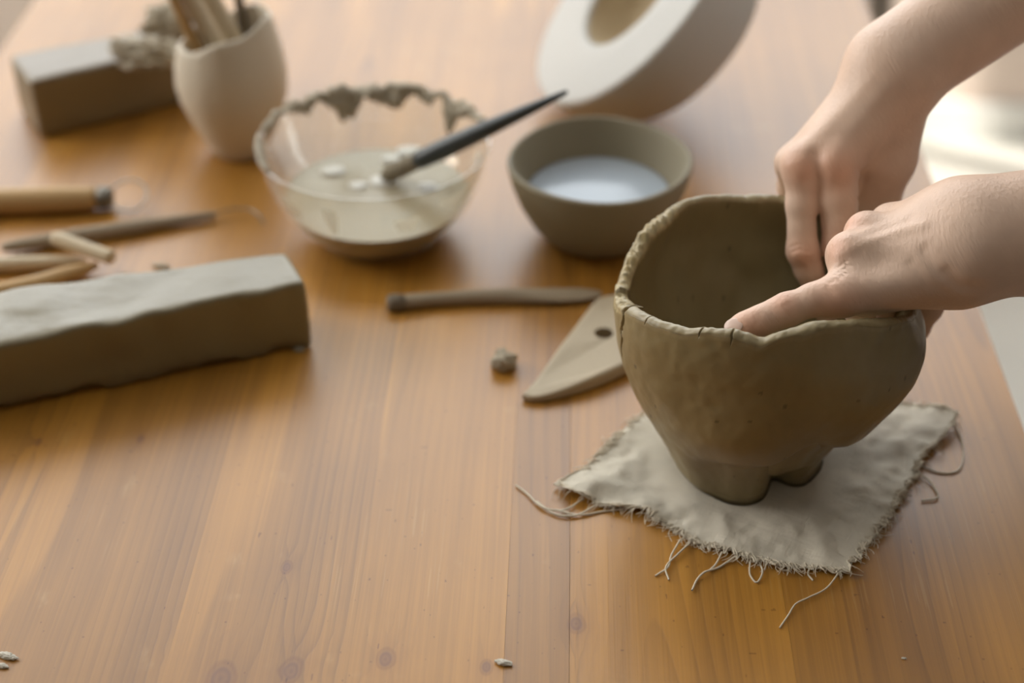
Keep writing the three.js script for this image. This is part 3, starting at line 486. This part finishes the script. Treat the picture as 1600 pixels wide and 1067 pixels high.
{ // stoneware jar with a slanted rim
  const p = at(376, 234), o = thing('tool_jar', 'beige stoneware jar with a slanted rim, full of wooden tools', 'jar', V(p.x, T, p.z));
  const g = lathe([[0.0001, 0.0006], [0.0185, 0.0004], [0.0205, 0.0025], [0.025, 0.012], [0.033, 0.030], [0.0395, 0.050], [0.0412, 0.066], [0.0395, 0.084], [0.0355, 0.102], [0.0340, 0.1065], [0.0325, 0.108], [0.0308, 0.1065], [0.0330, 0.095], [0.0360, 0.08], [0.0370, 0.066], [0.0350, 0.050], [0.028, 0.030], [0.018, 0.012], [0.0001, 0.008]], 96), q = g.attributes.position;
  for (let i = 0; i < q.count; i++) { const h = q.getY(i) / 0.108, x = q.getX(i), z = q.getZ(i), a = Math.atan2(z, x); const k = 1 + 0.02 * Math.sin(2 * a + h * 2) * h + 0.012 * noise(Math.cos(a) * 2, Math.sin(a) * 2, h * 4); q.setXYZ(i, x * k - 0.002 * h * h, (q.getY(i) + h * h * h * (x * 0.36 + 0.0015 * Math.sin(5 * a))) * 0.93, z * k); }
  g.computeVertexNormals(); const uv = g.attributes.uv; for (let i = 0; i < uv.count; i++) uv.setXY(i, uv.getX(i) * 0.2, uv.getY(i) * 0.2); mesh('jar_body', g, M.jar, o);
  for (const [ax, ay, az, bx, by, bz, r, m, label] of [
    [0.018, 0.030, 0.012, -0.042, 0.172, 0.004, 0.0066, M.toolWoodPale, 'pale wooden stick standing in the jar, leaning over its low rim'], [0.026, 0.038, -0.002, -0.046, 0.190, -0.018, 0.0070, M.toolWoodPale, 'pale thick wooden stick standing upright in the jar'],
    [-0.002, 0.030, 0.012, -0.036, 0.138, 0.012, 0.0042, M.toolWood, 'orange wooden stick standing in the jar, shortest of the bunch'], [0.006, 0.030, -0.020, 0.004, 0.168, -0.036, 0.0036, M.toolWoodDark, 'thin dark stick standing in the jar']]) {
    const A = V(p.x + ax, T + ay, p.z + az), B = V(p.x + bx, T + by, p.z + bz); tag(mesh('wooden_stick', rod(A, B, [[0, 0.0001], [0.002, r * 0.8], [0.05, r], [0.6, r * 1.05], [0.95, r * 0.85], [0.998, r * 0.6], [1, 0.0001]], 16), m), label, 'tool');
  }
}
{ // round plaster mould, tipped over on its curved side
  const n = V(-0.719, 0.678, 0.128).normalize(), R = 0.1025;
  const g = lathe([[0.0001, -0.040], [0.030, -0.039], [0.042, -0.030], [0.0465, -0.012], [0.0478, -0.002], [0.0500, 0.0], [0.060, 0.0], [R - 0.004, 0.0], [R - 0.001, -0.0012], [R, -0.004], [R * 0.99, -0.016], [R * 0.94, -0.034], [R * 0.85, -0.052], [R * 0.72, -0.065], [R * 0.55, -0.073], [R * 0.3, -0.077], [0.0001, -0.078]], 128);
  g.applyQuaternion(new THREE.Quaternion().setFromUnitVectors(V(0, 1, 0), n)); const p2 = at(982, 0, 0.092); g.computeBoundingBox();
  const flip = g; displace(flip, (x, y, z) => 0.0006 * fbm(x * 25, y * 25, z * 25, 3)); planarUV(flip);
  const o = thing('plaster_mould', 'round white plaster mould with a hollow, tipped on its side', 'mould', V(p2.x, 0, p2.z)); const m = mesh('mould_body', flip, M.plaster, o); flip.computeBoundingBox(); m.position.y = T - flip.boundingBox.min.y;
  const hg = lathe([[0.0001, -0.0385], [0.029, -0.0375], [0.0408, -0.029], [0.0452, -0.012], [0.0464, -0.0035]], 96); hg.applyQuaternion(new THREE.Quaternion().setFromUnitVectors(V(0, 1, 0), n)); const hm = mesh('hollow_lining', hg, M.plasterBuff, o); hm.position.y = m.position.y; hm.userData.label = 'buff stained lining of the hollow';
}

// ------------------------------------------------------------------ tools lying on the table
{ const a = at(-190, 322, 0.0095), b = at(153, 309, 0.0095), o = thing('loop_tool', 'ribbon loop tool with a thick turned wooden handle', 'tool', a), L = b.clone().sub(a);
  mesh('handle', rod(V(0, 0, 0), L, [[0, 0.0001], [0.004, 0.006], [0.05, 0.0082], [0.5, 0.0094], [0.85, 0.0092], [0.97, 0.0082], [0.999, 0.0074], [1, 0.0001]]), M.toolWood, o);
  const u = L.clone().normalize(), f0 = L.clone(), f1 = L.clone().addScaledVector(u, 0.0105); mesh('ferrule', rod(f0, f1, [[0, 0.0001], [0.01, 0.0078], [0.3, 0.0082], [0.8, 0.0076], [0.99, 0.006], [1, 0.0001]]), M.darkSteel, o);
  const tip = f1.clone().addScaledVector(u, -0.004), w = V(u.z, 0, -u.x), loop = []; for (let k = 0; k <= 12; k++) { const t = (k / 12) * Math.PI * 2; loop.push(f1.clone().addScaledVector(u, 0.011 - 0.0135 * Math.cos(t)).addScaledVector(w, 0.011 * Math.sin(t) * (0.6 + 0.4 * sstep(0, 1, Math.abs(Math.sin(t / 2))))).add(V(0, 0.001 + 0.007 * Math.sin(t), 0))); }
  mesh('wire_loop', tube(loop, 0.0009, 60, 6), M.steel, o); }
{ const a = at(2, 387, 0.0055), b = at(338, 335, 0.0045), o = thing('needle_tool', 'long slim wooden tool ending in a thin bent wire', 'tool', a), L = b.clone().sub(a), u = L.clone().normalize();
  mesh('handle', rod(V(0, 0, 0), L, [[0, 0.0001], [0.004, 0.0028], [0.06, 0.0040], [0.35, 0.0054], [0.6, 0.0052], [0.85, 0.0036], [0.995, 0.0026], [1, 0.0001]]), M.toolWoodGrey, o);
  const q = [[336, 334, 0.0045], [362, 327, 0.005], [388, 327, 0.006], [404, 336, 0.006], [412, 350, 0.002]].map(([x, y, h]) => at(x, y, h).sub(a)); mesh('wire_tip', tube(q, 0.0008, 30, 6), M.darkSteel, o); }
{ const a = at(84, 371, 0.0165), b = at(176, 403, 0.0135), o = mesh('short_stick', rod(V(0, 0, 0), b.clone().sub(a), [[0, 0.0001], [0.01, 0.0042], [0.06, 0.0050], [0.94, 0.0050], [0.99, 0.0045], [1, 0.0001]]), M.toolWoodPale); o.position.copy(a); tag(o, 'short pale wooden stick lying across the other tools', 'tool'); }
{ const a = at(-120, 420, 0.0054), b = at(136, 407, 0.0046), o = mesh('modelling_tool', rod(V(0, 0, 0), b.clone().sub(a), [[0, 0.0001], [0.01, 0.003], [0.1, 0.0052], [0.6, 0.0054], [0.9, 0.004], [0.995, 0.0014], [1, 0.0001]]), M.toolWoodPale); o.position.copy(a); tag(o, 'pale straight wooden modelling tool pointing under the short stick', 'tool'); }
{ const pts = [[-90, 462], [-20, 458], [50, 445], [105, 428], [152, 414]].map(([x, y]) => at(x, y, 0.0060)), o = mesh('modelling_tool', mergeGeometries([tube(pts, (t) => 0.0060 * Math.pow(Math.sin(Math.PI * clamp(t, 0.02, 0.985)), 0.3), 40, 12)]), M.toolWood); tag(o, 'curved orange wooden modelling tool behind the long clay block', 'tool'); }
{ // wooden modelling tool with a dark knobbed end and a flat blade
  const a = at(604, 474, 0.005), b = at(942, 456, 0.0035), L = b.clone().sub(a), o = thing('wooden_modelling_tool', 'long weathered wooden modelling tool with a dark blunt end and flat blade', 'tool', a);
  const g = rod(V(0, 0, 0), L, [[0.08, 0.0001], [0.081, 0.0050], [0.2, 0.0047], [0.4, 0.0050], [0.55, 0.0058], [0.68, 0.0068], [0.8, 0.0078], [0.9, 0.0070], [0.97, 0.0042], [0.995, 0.0015], [1, 0.0001]], 28), p = g.attributes.position, u = L.clone().normalize();
  for (let i = 0; i < p.count; i++) { const t = (p.getX(i) * u.x + p.getZ(i) * u.z + p.getY(i) * u.y) / L.length(), fl = mix(1, 0.36, sstep(0.5, 0.8, t)), yc = u.y * t * L.length(); p.setY(i, yc + (p.getY(i) - yc) * fl); p.setZ(i, p.getZ(i) - 0.002 * Math.sin(t * 5)); }
  g.computeVertexNormals(); mesh('shaft', g, M.toolWoodGrey, o);
  mesh('blunt_end', rod(V(0, 0, 0), L.clone().multiplyScalar(0.085), [[0, 0.0001], [0.03, 0.0044], [0.25, 0.0060], [0.7, 0.0058], [0.99, 0.0052], [1, 0.0001]]), M.toolWoodDark, o);
}
{ // teardrop wooden rib with a hole
  const o3 = at(816, 611), px = [[816, 612], [850, 574], [890, 525], [926, 478], [942, 468], [972, 464], [1005, 470], [1030, 492], [1030, 528], [1005, 560], [968, 578], [925, 596], [875, 610], [838, 616]].map(([x, y]) => at(x, y, 0.007));
  const sh = new THREE.Shape(); const c = new THREE.SplineCurve([...px, px[0]].map((p) => new THREE.Vector2(p.x - o3.x, -(p.z - o3.z)))); sh.setFromPoints(c.getPoints(140));
  const hc = at(943, 527, 0.007), hole = new THREE.Path(); hole.absellipse(hc.x - o3.x, -(hc.z - o3.z), 0.0086, 0.0086, 0, Math.PI * 2, true); sh.holes.push(hole);
  const g = new THREE.ExtrudeGeometry(sh, { depth: 0.0052, bevelEnabled: true, bevelThickness: 0.0024, bevelSize: 0.0026, bevelOffset: -0.0026, bevelSegments: 4, curveSegments: 40 }); g.rotateX(-Math.PI / 2); g.translate(0, 0.0024, 0); const q = g.attributes.position;
  for (let i = 0; i < q.count; i++) { const d = Math.hypot(q.getX(i), q.getZ(i)); q.setY(i, q.getY(i) * mix(0.45, 1, sstep(0, 0.05, d)) + 0.001); } g.computeVertexNormals();
  const o = mesh('wooden_rib', g, M.ribWood); o.position.set(o3.x, T - 0.001 + 0.0002, o3.z); tag(o, 'pale teardrop wooden rib with a round hole, tucked behind the clay pot', 'tool');
}
{ // dark stools: one behind the table, one under the potter
  const make = (label, pos, hs) => { const o = thing('wooden_stool', label, 'stool', pos), g = new THREE.CylinderGeometry(0.17, 0.165, 0.035, 48); g.translate(0, hs - 0.0175, 0); mesh('seat', g, M.stoolWood, o);
    for (const [x, z] of [[1, 1], [1, -1], [-1, 1], [-1, -1]]) { mesh('leg', rod(V(x * 0.135, 0, z * 0.135), V(x * 0.10, hs - 0.02, z * 0.10), [[0, 0.0001], [0.001, 0.013], [0.5, 0.017], [0.999, 0.016], [1, 0.0001]], 16), M.stoolWood, o); }
    for (const s of [1, -1]) { mesh('rung', rod(V(-0.122, 0.22, s * 0.122), V(0.122, 0.22, s * 0.122), [[0, 0.009], [1, 0.009]], 12), M.stoolWood, o); mesh('rung', rod(V(s * 0.118, 0.3, -0.118), V(s * 0.118, 0.3, 0.118), [[0, 0.009], [1, 0.009]], 12), M.stoolWood, o); } return o; };
  const d = ray(1378, 15), q = EYE.clone().addScaledVector(d, 1.95 / -d.z); make('dark wooden stool standing beyond the far end of the table', V(q.x - 0.11, 0, q.z - 0.11), 0.62);
  make('low dark wooden stool under the seated potter', V(0.76, 0, -0.80), 0.56);
}

// ------------------------------------------------------------------ the potter: one body, hands in fine detail, clothes as parts
{
  const smin = (a, b, k) => { const h = Math.max(k - Math.abs(a - b), 0) / k; return Math.min(a, b) - h * h * k * 0.25; };
  const smax = (a, b, k) => -smin(-a, -b, k);
  const cap = (a, b, ra, rb) => { const ax = a.x, ay = a.y, az = a.z, dx = b.x - ax, dy = b.y - ay, dz = b.z - az, L2 = dx * dx + dy * dy + dz * dz, dr = rb - ra;
    return (x, y, z) => { const px = x - ax, py = y - ay, pz = z - az; let t = (px * dx + py * dy + pz * dz) / L2; t = t < 0 ? 0 : t > 1 ? 1 : t; const ex = px - dx * t, ey = py - dy * t, ez = pz - dz * t; return Math.sqrt(ex * ex + ey * ey + ez * ez) - ra - dr * t; }; };
  const J = (list, s) => list.map(([x, y, d, r]) => ({ p: pix(x, y, d), r: r / s }));
  const chain = (j) => { const c = []; for (let i = 0; i + 1 < j.length; i++) c.push(cap(j[i].p, j[i + 1].p, j[i].r, j[i + 1].r)); return c; };
  const union = (fs, k) => (x, y, z) => { let d = 1e9; for (const f of fs) d = smin(d, f(x, y, z), k); return d; };
  const seg2 = (list, s) => { const j = J(list, s); return cap(j[0].p, j[1].p, j[0].r, j[1].r); };

  const lElbow = pix(2220, 262, 0.835), rElbow = pix(1945, -268, 0.90);
  // ---- left hand (near): back of the hand up, little finger laid along the inside of the rim, the others folded into the pot, thumb outside
  const S = 3080;
  const Lpalm = [
    seg2([[1492, 426, 0.793, 35], [1312, 463, 0.787, 28]], S), seg2([[1492, 402, 0.795, 35], [1330, 397, 0.799, 30]], S), seg2([[1492, 376, 0.801, 35], [1358, 364, 0.813, 30]], S),
    seg2([[1492, 342, 0.810, 36], [1392, 350, 0.829, 30]], S), seg2([[1334, 408, 0.801, 25], [1320, 452, 0.793, 25]], S), seg2([[1356, 374, 0.816, 25], [1338, 402, 0.807, 25]], S), seg2([[1486, 432, 0.806, 37], [1352, 462, 0.804, 34]], S), seg2([[1480, 400, 0.820, 34], [1365, 415, 0.822, 30]], S),
    seg2([[1470, 372, 0.826, 30], [1445, 420, 0.842, 30]], S),
  ];
  const wr = pix(1505, 372, 0.806), Larm = [];
  for (const [dy, r0, r1, dz] of [[-26, 56, 62, 0], [22, 58, 70, 0.004], [0, 52, 66, 0.014]]) Larm.push(cap(pix(1512, 372 + dy, 0.798 + dz), pix(1700, 358 + dy * 1.3, 0.806 + dz), r0 / S, r1 / S));
  const Lulna = seg2([[1530, 392, 0.7860, 40], [1560, 392, 0.7910, 40]], S);
  const Lfing = [
    [[1312, 463, 0.7890, 28], [1272, 468, 0.7882, 24.5], [1229, 484, 0.7889, 25], [1205, 494, 0.7903, 22], [1184, 503, 0.7903, 22], [1162, 511, 0.7903, 20.5], [1148, 516, 0.7903, 16.5]],
    [[1322, 397, 0.802, 27], [1338, 470, 0.838, 26], [1352, 520, 0.8510, 23], [1360, 556, 0.8650, 20]],
    [[1352, 363, 0.816, 27], [1366, 440, 0.852, 27], [1378, 492, 0.8650, 24], [1382, 530, 0.8790, 21]],
    [[1390, 350, 0.831, 29], [1402, 425, 0.862, 26], [1400, 478, 0.8710, 23], [1392, 515, 0.8770, 20]],
    [[1450, 410, 0.8410, 33], [1446, 446, 0.8610, 31], [1447, 477, 0.8730, 28], [1428, 512, 0.8810, 25], [1416, 530, 0.8850, 20]],
  ].map((l) => union(chain(J(l, S)), 0.004));
  const lBase = (x, y, z) => { let p = 1e9; for (const f of Lpalm) p = smin(p, f(x, y, z), 0.012); let a = 1e9; for (const f of Larm) a = smin(a, f(x, y, z), 0.03); a = smin(a, Lulna(x, y, z), 0.02); p = smin(p, a, 0.022); let q = 1e9; for (const f of Lfing) q = smin(q, f(x, y, z), 0.0012); return smin(p, q, 0.007); };
  // ---- right hand (far): fingers over the rim into the pot, thumb outside
  const S2 = 2790;
  const Rpalm = [
    seg2([[1410, 134, 0.872, 36], [1304, 258, 0.868, 31]], S2), seg2([[1392, 118, 0.870, 36], [1252, 258, 0.872, 28]], S2), seg2([[1376, 104, 0.878, 33], [1240, 254, 0.890, 25]], S2), seg2([[1372, 104, 0.892, 30], [1256, 262, 0.908, 24]], S2),
    seg2([[1404, 162, 0.882, 37], [1394, 240, 0.893, 37]], S2), seg2([[1376, 140, 0.886, 40], [1330, 200, 0.89, 36]], S2), seg2([[1380, 180, 0.882, 36], [1340, 240, 0.884, 30]], S2), seg2([[1360, 170, 0.895, 34], [1310, 240, 0.9, 30]], S2), seg2([[1336, 282, 0.898, 20], [1372, 262, 0.900, 28]], S2), seg2([[1348, 290, 0.906, 18], [1346, 345, 0.915, 16]], S2),
  ];
  const Rarm = []; for (const [o, r0, r1, dz] of [[-22, 41, 50, 0], [22, 41, 50, 0], [0, 44, 52, 0.01]]) Rarm.push(cap(pix(1400 + o * 0.82, 104 + o * 0.57, 0.874 + dz), pix(1660 + o * 1.0, -74 + o * 0.8, 0.884 + dz), r0 / S2, r1 / S2));
  const Rfing = [
    [[1306, 258, 0.868, 32], [1309, 310, 0.872, 30], [1313, 385, 0.877, 27], [1326, 450, 0.888, 22], [1336, 492, 0.898, 19]],
    [[1251, 258, 0.871, 27], [1252, 320, 0.874, 22.5], [1254, 392, 0.879, 24], [1263, 420, 0.884, 21], [1277, 455, 0.891, 20], [1292, 494, 0.902, 17]],
    [[1239, 256, 0.890, 25], [1237, 292, 0.915, 22], [1262, 318, 0.938, 19], [1296, 300, 0.944, 17]],
    [[1256, 264, 0.908, 22], [1256, 300, 0.930, 20], [1285, 318, 0.945, 17], [1312, 300, 0.946, 15]],
    [[1400, 200, 0.888, 37], [1388, 255, 0.893, 37], [1375, 322, 0.912, 30], [1356, 378, 0.930, 25], [1345, 402, 0.934, 20]],
  ].map((l) => union(chain(J(l, S2)), 0.004));
  const rBase = (x, y, z) => { let p = 1e9; for (const f of Rpalm) p = smin(p, f(x, y, z), 0.012); let a = 1e9; for (const f of Rarm) a = smin(a, f(x, y, z), 0.03); p = smin(p, a, 0.016); let q = 1e9; for (const f of Rfing) q = smin(q, f(x, y, z), 0.0012); return smin(p, q, 0.008); };
  const onSkin = (sdf, px, py, d0) => { const d = ray(px, py); let t = d0; for (let i = 0; i < 60; i++) { const s = sdf(EYE.x + d.x * t, EYE.y + d.y * t, EYE.z + d.z * t); t += s * 0.9; if (Math.abs(s) < 1e-5) break; } return EYE.clone().addScaledVector(d, t); };
  const relief = (sdf, d0, list) => list.map(([depth, w, ...raw]) => { const pts = [], sp = new THREE.SplineCurve(raw.map(([x, y]) => new THREE.Vector2(x, y))); for (let i = 0; i <= 10; i++) { const q = sp.getPoint(i / 10); pts.push([q.x, q.y]); } const P = pts.map(([x, y]) => onSkin(sdf, x, y, d0)), cs = []; for (let i = 0; i + 1 < P.length; i++) cs.push(cap(P[i], P[i + 1], 0, 0)); const lo = V(1e9, 1e9, 1e9), hi = V(-1e9, -1e9, -1e9); for (const p of P) { lo.min(p); hi.max(p); } return { depth, w, lo: lo.subScalar(w * 3), hi: hi.addScalar(w * 3), cs }; });
  const carve = (base, marks) => (x, y, z) => { let d = base(x, y, z); if (d > 0.006 || d < -0.006) return d; for (const m of marks) { if (x < m.lo.x || y < m.lo.y || z < m.lo.z || x > m.hi.x || y > m.hi.y || z > m.hi.z) continue; let q = 1e9; for (const c of m.cs) q = Math.min(q, c(x, y, z)); d += m.depth * Math.exp(-(q / m.w) * (q / m.w)); } return d; };
  // folds (depth > 0) and tendons, knuckles (depth < 0): [depth, half width, points...]
  const lMarks = relief(lBase, 0.70, [
    [0.0009, 0.0030, [1445, 392], [1466, 424], [1500, 450]], [0.0006, 0.0030, [1425, 412], [1448, 440], [1478, 458]], [0.0011, 0.0030, [1480, 425], [1505, 446], [1530, 450]],
    [-0.0007, 0.0035, [1326, 372], [1360, 358], [1410, 342]], [-0.0008, 0.0032, [1310, 400], [1340, 384], [1400, 362], [1440, 352]], [0.0004, 0.0036, [1335, 362], [1375, 350], [1420, 340]], [-0.0003, 0.0045, [1308, 392], [1318, 386]], [-0.0003, 0.0045, [1328, 350], [1338, 344]],
    [0.0005, 0.0008, [1306, 420], [1322, 408]], [0.0005, 0.0007, [1303, 430], [1328, 414]], [0.0005, 0.0007, [1300, 438], [1326, 424]], [0.0005, 0.0008, [1294, 444], [1316, 434]], [0.0005, 0.0007, [1290, 450], [1302, 458]],
    [0.0005, 0.0009, [1217, 470], [1226, 478]], [0.0005, 0.0009, [1223, 466], [1232, 475]], [0.0004, 0.0008, [1229, 464], [1237, 472]], [-0.0005, 0.0022, [1222, 472], [1228, 470]], [0.0004, 0.0009, [1180, 494], [1184, 506]], [0.0004, 0.0009, [1186, 492], [1189, 502]], [0.0005, 0.0007, [1160, 506], [1164, 514], [1160, 520]],
  ]);
  const rMarks = relief(rBase, 0.76, [
    [-0.0010, 0.0060, [1300, 258], [1306, 266]], [-0.0010, 0.0055, [1246, 258], [1250, 266]], [0.0012, 0.0050, [1275, 245], [1277, 275]], [0.0005, 0.0009, [1236, 386], [1250, 382], [1262, 386]], [0.0005, 0.0009, [1238, 394], [1250, 390], [1264, 394]], [-0.0006, 0.0030, [1246, 398], [1254, 398]],
    [0.0012, 0.0016, [1352, 268], [1348, 292], [1342, 312]], [0.0006, 0.0012, [1340, 264], [1350, 278]], [-0.0004, 0.0045, [1300, 240], [1340, 190], [1380, 140]], [-0.0004, 0.0045, [1258, 235], [1310, 178], [1360, 125]],
  ]);
  const lSkin = carve(lBase, lMarks), rSkin = carve(rBase, rMarks);
  // ---- the rest of the body, seated on a stool beside the table
  const H = { pelvis: V(0.73, 0.68, -0.80), belly: V(0.72, 0.84, -0.80), chest: V(0.69, 1.03, -0.80), neck: V(0.655, 1.20, -0.80), chin: V(0.63, 1.27, -0.80), head: V(0.615, 1.375, -0.80), ls: V(0.665, 1.135, -0.635), rs: V(0.665, 1.135, -0.965) };
  const lFore = pix(1660, 360, 0.812), rFore = pix(1610, -36, 0.88);
  const torso = union([cap(V(0.73, 0.70, -0.74), V(0.73, 0.70, -0.86), 0.11, 0.11), cap(V(0.72, 0.84, -0.77), V(0.72, 0.84, -0.83), 0.095, 0.095), cap(V(0.69, 1.03, -0.73), V(0.69, 1.03, -0.87), 0.098, 0.098), cap(V(0.67, 1.13, -0.68), V(0.67, 1.13, -0.92), 0.055, 0.055), cap(H.pelvis, H.chest, 0.1, 0.09)], 0.08);
  const arms = [cap(H.ls, lElbow, 0.050, 0.038), cap(lElbow, lFore, 0.038, 0.0262), cap(H.rs, rElbow, 0.050, 0.038), cap(rElbow, rFore, 0.038, 0.0235)];
  const head = union([cap(V(0.628, 1.385, -0.80), V(0.60, 1.35, -0.80), 0.082, 0.068), cap(V(0.585, 1.30, -0.80), V(0.60, 1.32, -0.80), 0.034, 0.045), cap(V(0.538, 1.345, -0.80), V(0.524, 1.325, -0.80), 0.008, 0.012), cap(V(0.540, 1.295, -0.812), V(0.540, 1.295, -0.788), 0.008, 0.008), cap(V(0.625, 1.345, -0.722), V(0.622, 1.372, -0.718), 0.010, 0.014), cap(V(0.625, 1.345, -0.878), V(0.622, 1.372, -0.882), 0.010, 0.014)], 0.016);
  const eyes = [cap(V(0.522, 1.355, -0.832), V(0.520, 1.356, -0.833), 0.016, 0.016), cap(V(0.522, 1.355, -0.768), V(0.520, 1.356, -0.767), 0.016, 0.016)];
  const skinRest = (x, y, z) => { let d = Math.min(arms[0](x, y, z), arms[2](x, y, z)); d = smin(d, arms[1](x, y, z), 0.03); d = smin(d, arms[3](x, y, z), 0.03); let h = head(x, y, z); for (const e of eyes) h = smax(h, -e(x, y, z), 0.01); h = smin(h, cap(H.neck, V(0.625, 1.31, -0.80), 0.055, 0.05)(x, y, z), 0.03); d = smin(d, torso(x, y, z) + 0.012, 0.05); return smin(d, h, 0.03); };
  const parts = [surfaceNets(lSkin, V(0.07, T + 0.03, -0.80), V(lFore.x + 0.012, T + 0.24, -0.60), 0.0016), surfaceNets(rSkin, V(0.09, T + 0.03, -0.93), V(rFore.x + 0.01, T + 0.29, -0.70), 0.0017), surfaceNets(skinRest, V(0.27, 0.60, -1.10), V(0.88, 1.50, -0.52), 0.009)];
  const all = [...lMarks.slice(4, 5), ...rMarks.slice(0, 2)];
  const red = [[onSkin(lBase, 1306, 388, 0.7), 0.008], [onSkin(lBase, 1330, 348, 0.7), 0.008], [onSkin(lBase, 1225, 474, 0.7), 0.009], [onSkin(lBase, 1170, 512, 0.7), 0.012], [onSkin(lBase, 1305, 480, 0.7), 0.014], [onSkin(rBase, 1303, 264, 0.76), 0.015], [onSkin(rBase, 1248, 262, 0.76), 0.012], [onSkin(rBase, 1250, 400, 0.76), 0.010], [onSkin(rBase, 1312, 385, 0.76), 0.010]];
  for (const g of parts) { planarUV(g); vcolor(g, (x, y, z) => { const n = fbm(x * 90, y * 90, z * 90, 3), m = fbm(x * 25, y * 25, z * 25, 3); let k = 0; for (const [p, r] of red) { const q = Math.hypot(x - p.x, y - p.y, z - p.z) / r; if (q < 3) k = Math.max(k, Math.exp(-q * q)); } const b = 1 + 0.10 * n + 0.10 * m; return [0.69 * b * (1 + 0.02 * k), 0.485 * b * (1 - 0.17 * k), 0.36 * b * (1 - 0.24 * k)]; }); }
  const o = thing('person', 'person in a dark shirt shaping the clay pot with both hands', 'person', V(0, 0, 0));
  mesh('body', mergeGeometries(parts), M.skin, o);
  { // nail of the little finger
    const a = onSkin(lBase, 1134, 511, 0.7), b = onSkin(lBase, 1158, 507, 0.7), g = smoothed(new THREE.IcosahedronGeometry(1, 6)), c = a.clone().add(b).multiplyScalar(0.5), e = 0.001, nrm = V(lBase(c.x + e, c.y, c.z) - lBase(c.x - e, c.y, c.z), lBase(c.x, c.y + e, c.z) - lBase(c.x, c.y - e, c.z), lBase(c.x, c.y, c.z + e) - lBase(c.x, c.y, c.z - e)).normalize();
    const u = b.clone().sub(a); u.addScaledVector(nrm, -u.dot(nrm)).normalize(); const w = new THREE.Vector3().crossVectors(nrm, u); g.scale(0.0052, 0.0012, 0.0042); g.applyMatrix4(new THREE.Matrix4().makeBasis(u, nrm, w)); g.translate(c.x - nrm.x * 0.0002, c.y - nrm.y * 0.0002, c.z - nrm.z * 0.0002); g.computeVertexNormals(); const n = mesh('fingernail', g, M.nail, o); n.userData.label = 'short nail of the little finger';
  }
  // clothes and hair
  const sl = 0.55, sleeve = [cap(H.ls, H.ls.clone().lerp(lElbow, sl), 0.062, 0.054), cap(H.rs, H.rs.clone().lerp(rElbow, sl), 0.062, 0.054)];
  const shirt = (x, y, z) => { let d = torso(x, y, z) - 0.006 - 0.004 * noise(x * 18, y * 14, z * 18); for (const s of sleeve) d = smin(d, s(x, y, z), 0.03); return smax(d, -(cap(V(0.62, 1.26, -0.80), V(0.665, 1.20, -0.80), 0.068, 0.062)(x, y, z)), 0.01); };
  mesh('shirt', planarUV(surfaceNets(shirt, V(0.40, 0.58, -1.10), V(0.88, 1.24, -0.52), 0.010)), M.shirt, o);
  const legs = (x, y, z) => { let d = 1e9; for (const s of [-1, 1]) { const hip = V(0.73, 0.70, -0.80 + s * 0.085), kn = V(0.43, 0.60, -0.80 + s * 0.13), an = V(0.50, 0.07, -0.80 + s * 0.12); d = smin(d, cap(hip, kn, 0.082, 0.058)(x, y, z), 0.02); d = smin(d, cap(kn, an, 0.056, 0.042)(x, y, z), 0.02); } return smin(d, cap(V(0.735, 0.70, -0.74), V(0.735, 0.70, -0.86), 0.118, 0.118)(x, y, z), 0.05); };
  mesh('trousers', planarUV(surfaceNets(legs, V(0.33, 0.03, -1.05), V(0.90, 0.85, -0.55), 0.012)), M.trousers, o);
  for (const s of [-1, 1]) { const f = (x, y, z) => Math.max(smin(cap(V(0.51, 0.055, -0.80 + s * 0.12), V(0.36, 0.035, -0.80 + s * 0.125), 0.045, 0.033)(x, y, z), cap(V(0.50, 0.09, -0.80 + s * 0.12), V(0.50, 0.05, -0.80 + s * 0.12), 0.044, 0.044)(x, y, z), 0.02), 0.001 - y); mesh('shoe', planarUV(surfaceNets(f, V(0.30, -0.01, -0.80 + s * 0.12 - 0.07), V(0.58, 0.16, -0.80 + s * 0.12 + 0.07), 0.007)), M.hair, o); }
  const hair = (x, y, z) => { let d = union([cap(V(0.638, 1.395, -0.80), V(0.615, 1.375, -0.80), 0.094, 0.084), cap(V(0.70, 1.37, -0.80), V(0.725, 1.36, -0.80), 0.045, 0.040)], 0.03)(x, y, z) - 0.003 * noise(x * 60, y * 60, z * 60); d = smax(d, 0.545 + (1.42 - y) * 0.62 - x, 0.02); return smax(d, 1.30 - y, 0.01); };
  mesh('hair', planarUV(surfaceNets(hair, V(0.50, 1.27, -0.92), V(0.80, 1.51, -0.68), 0.008)), M.hair, o);
  const g = new THREE.CylinderGeometry(0.17, 0.165, 0.035, 48); g.translate(0, 0.565, 0);
}
renderer.render(scene, camera);
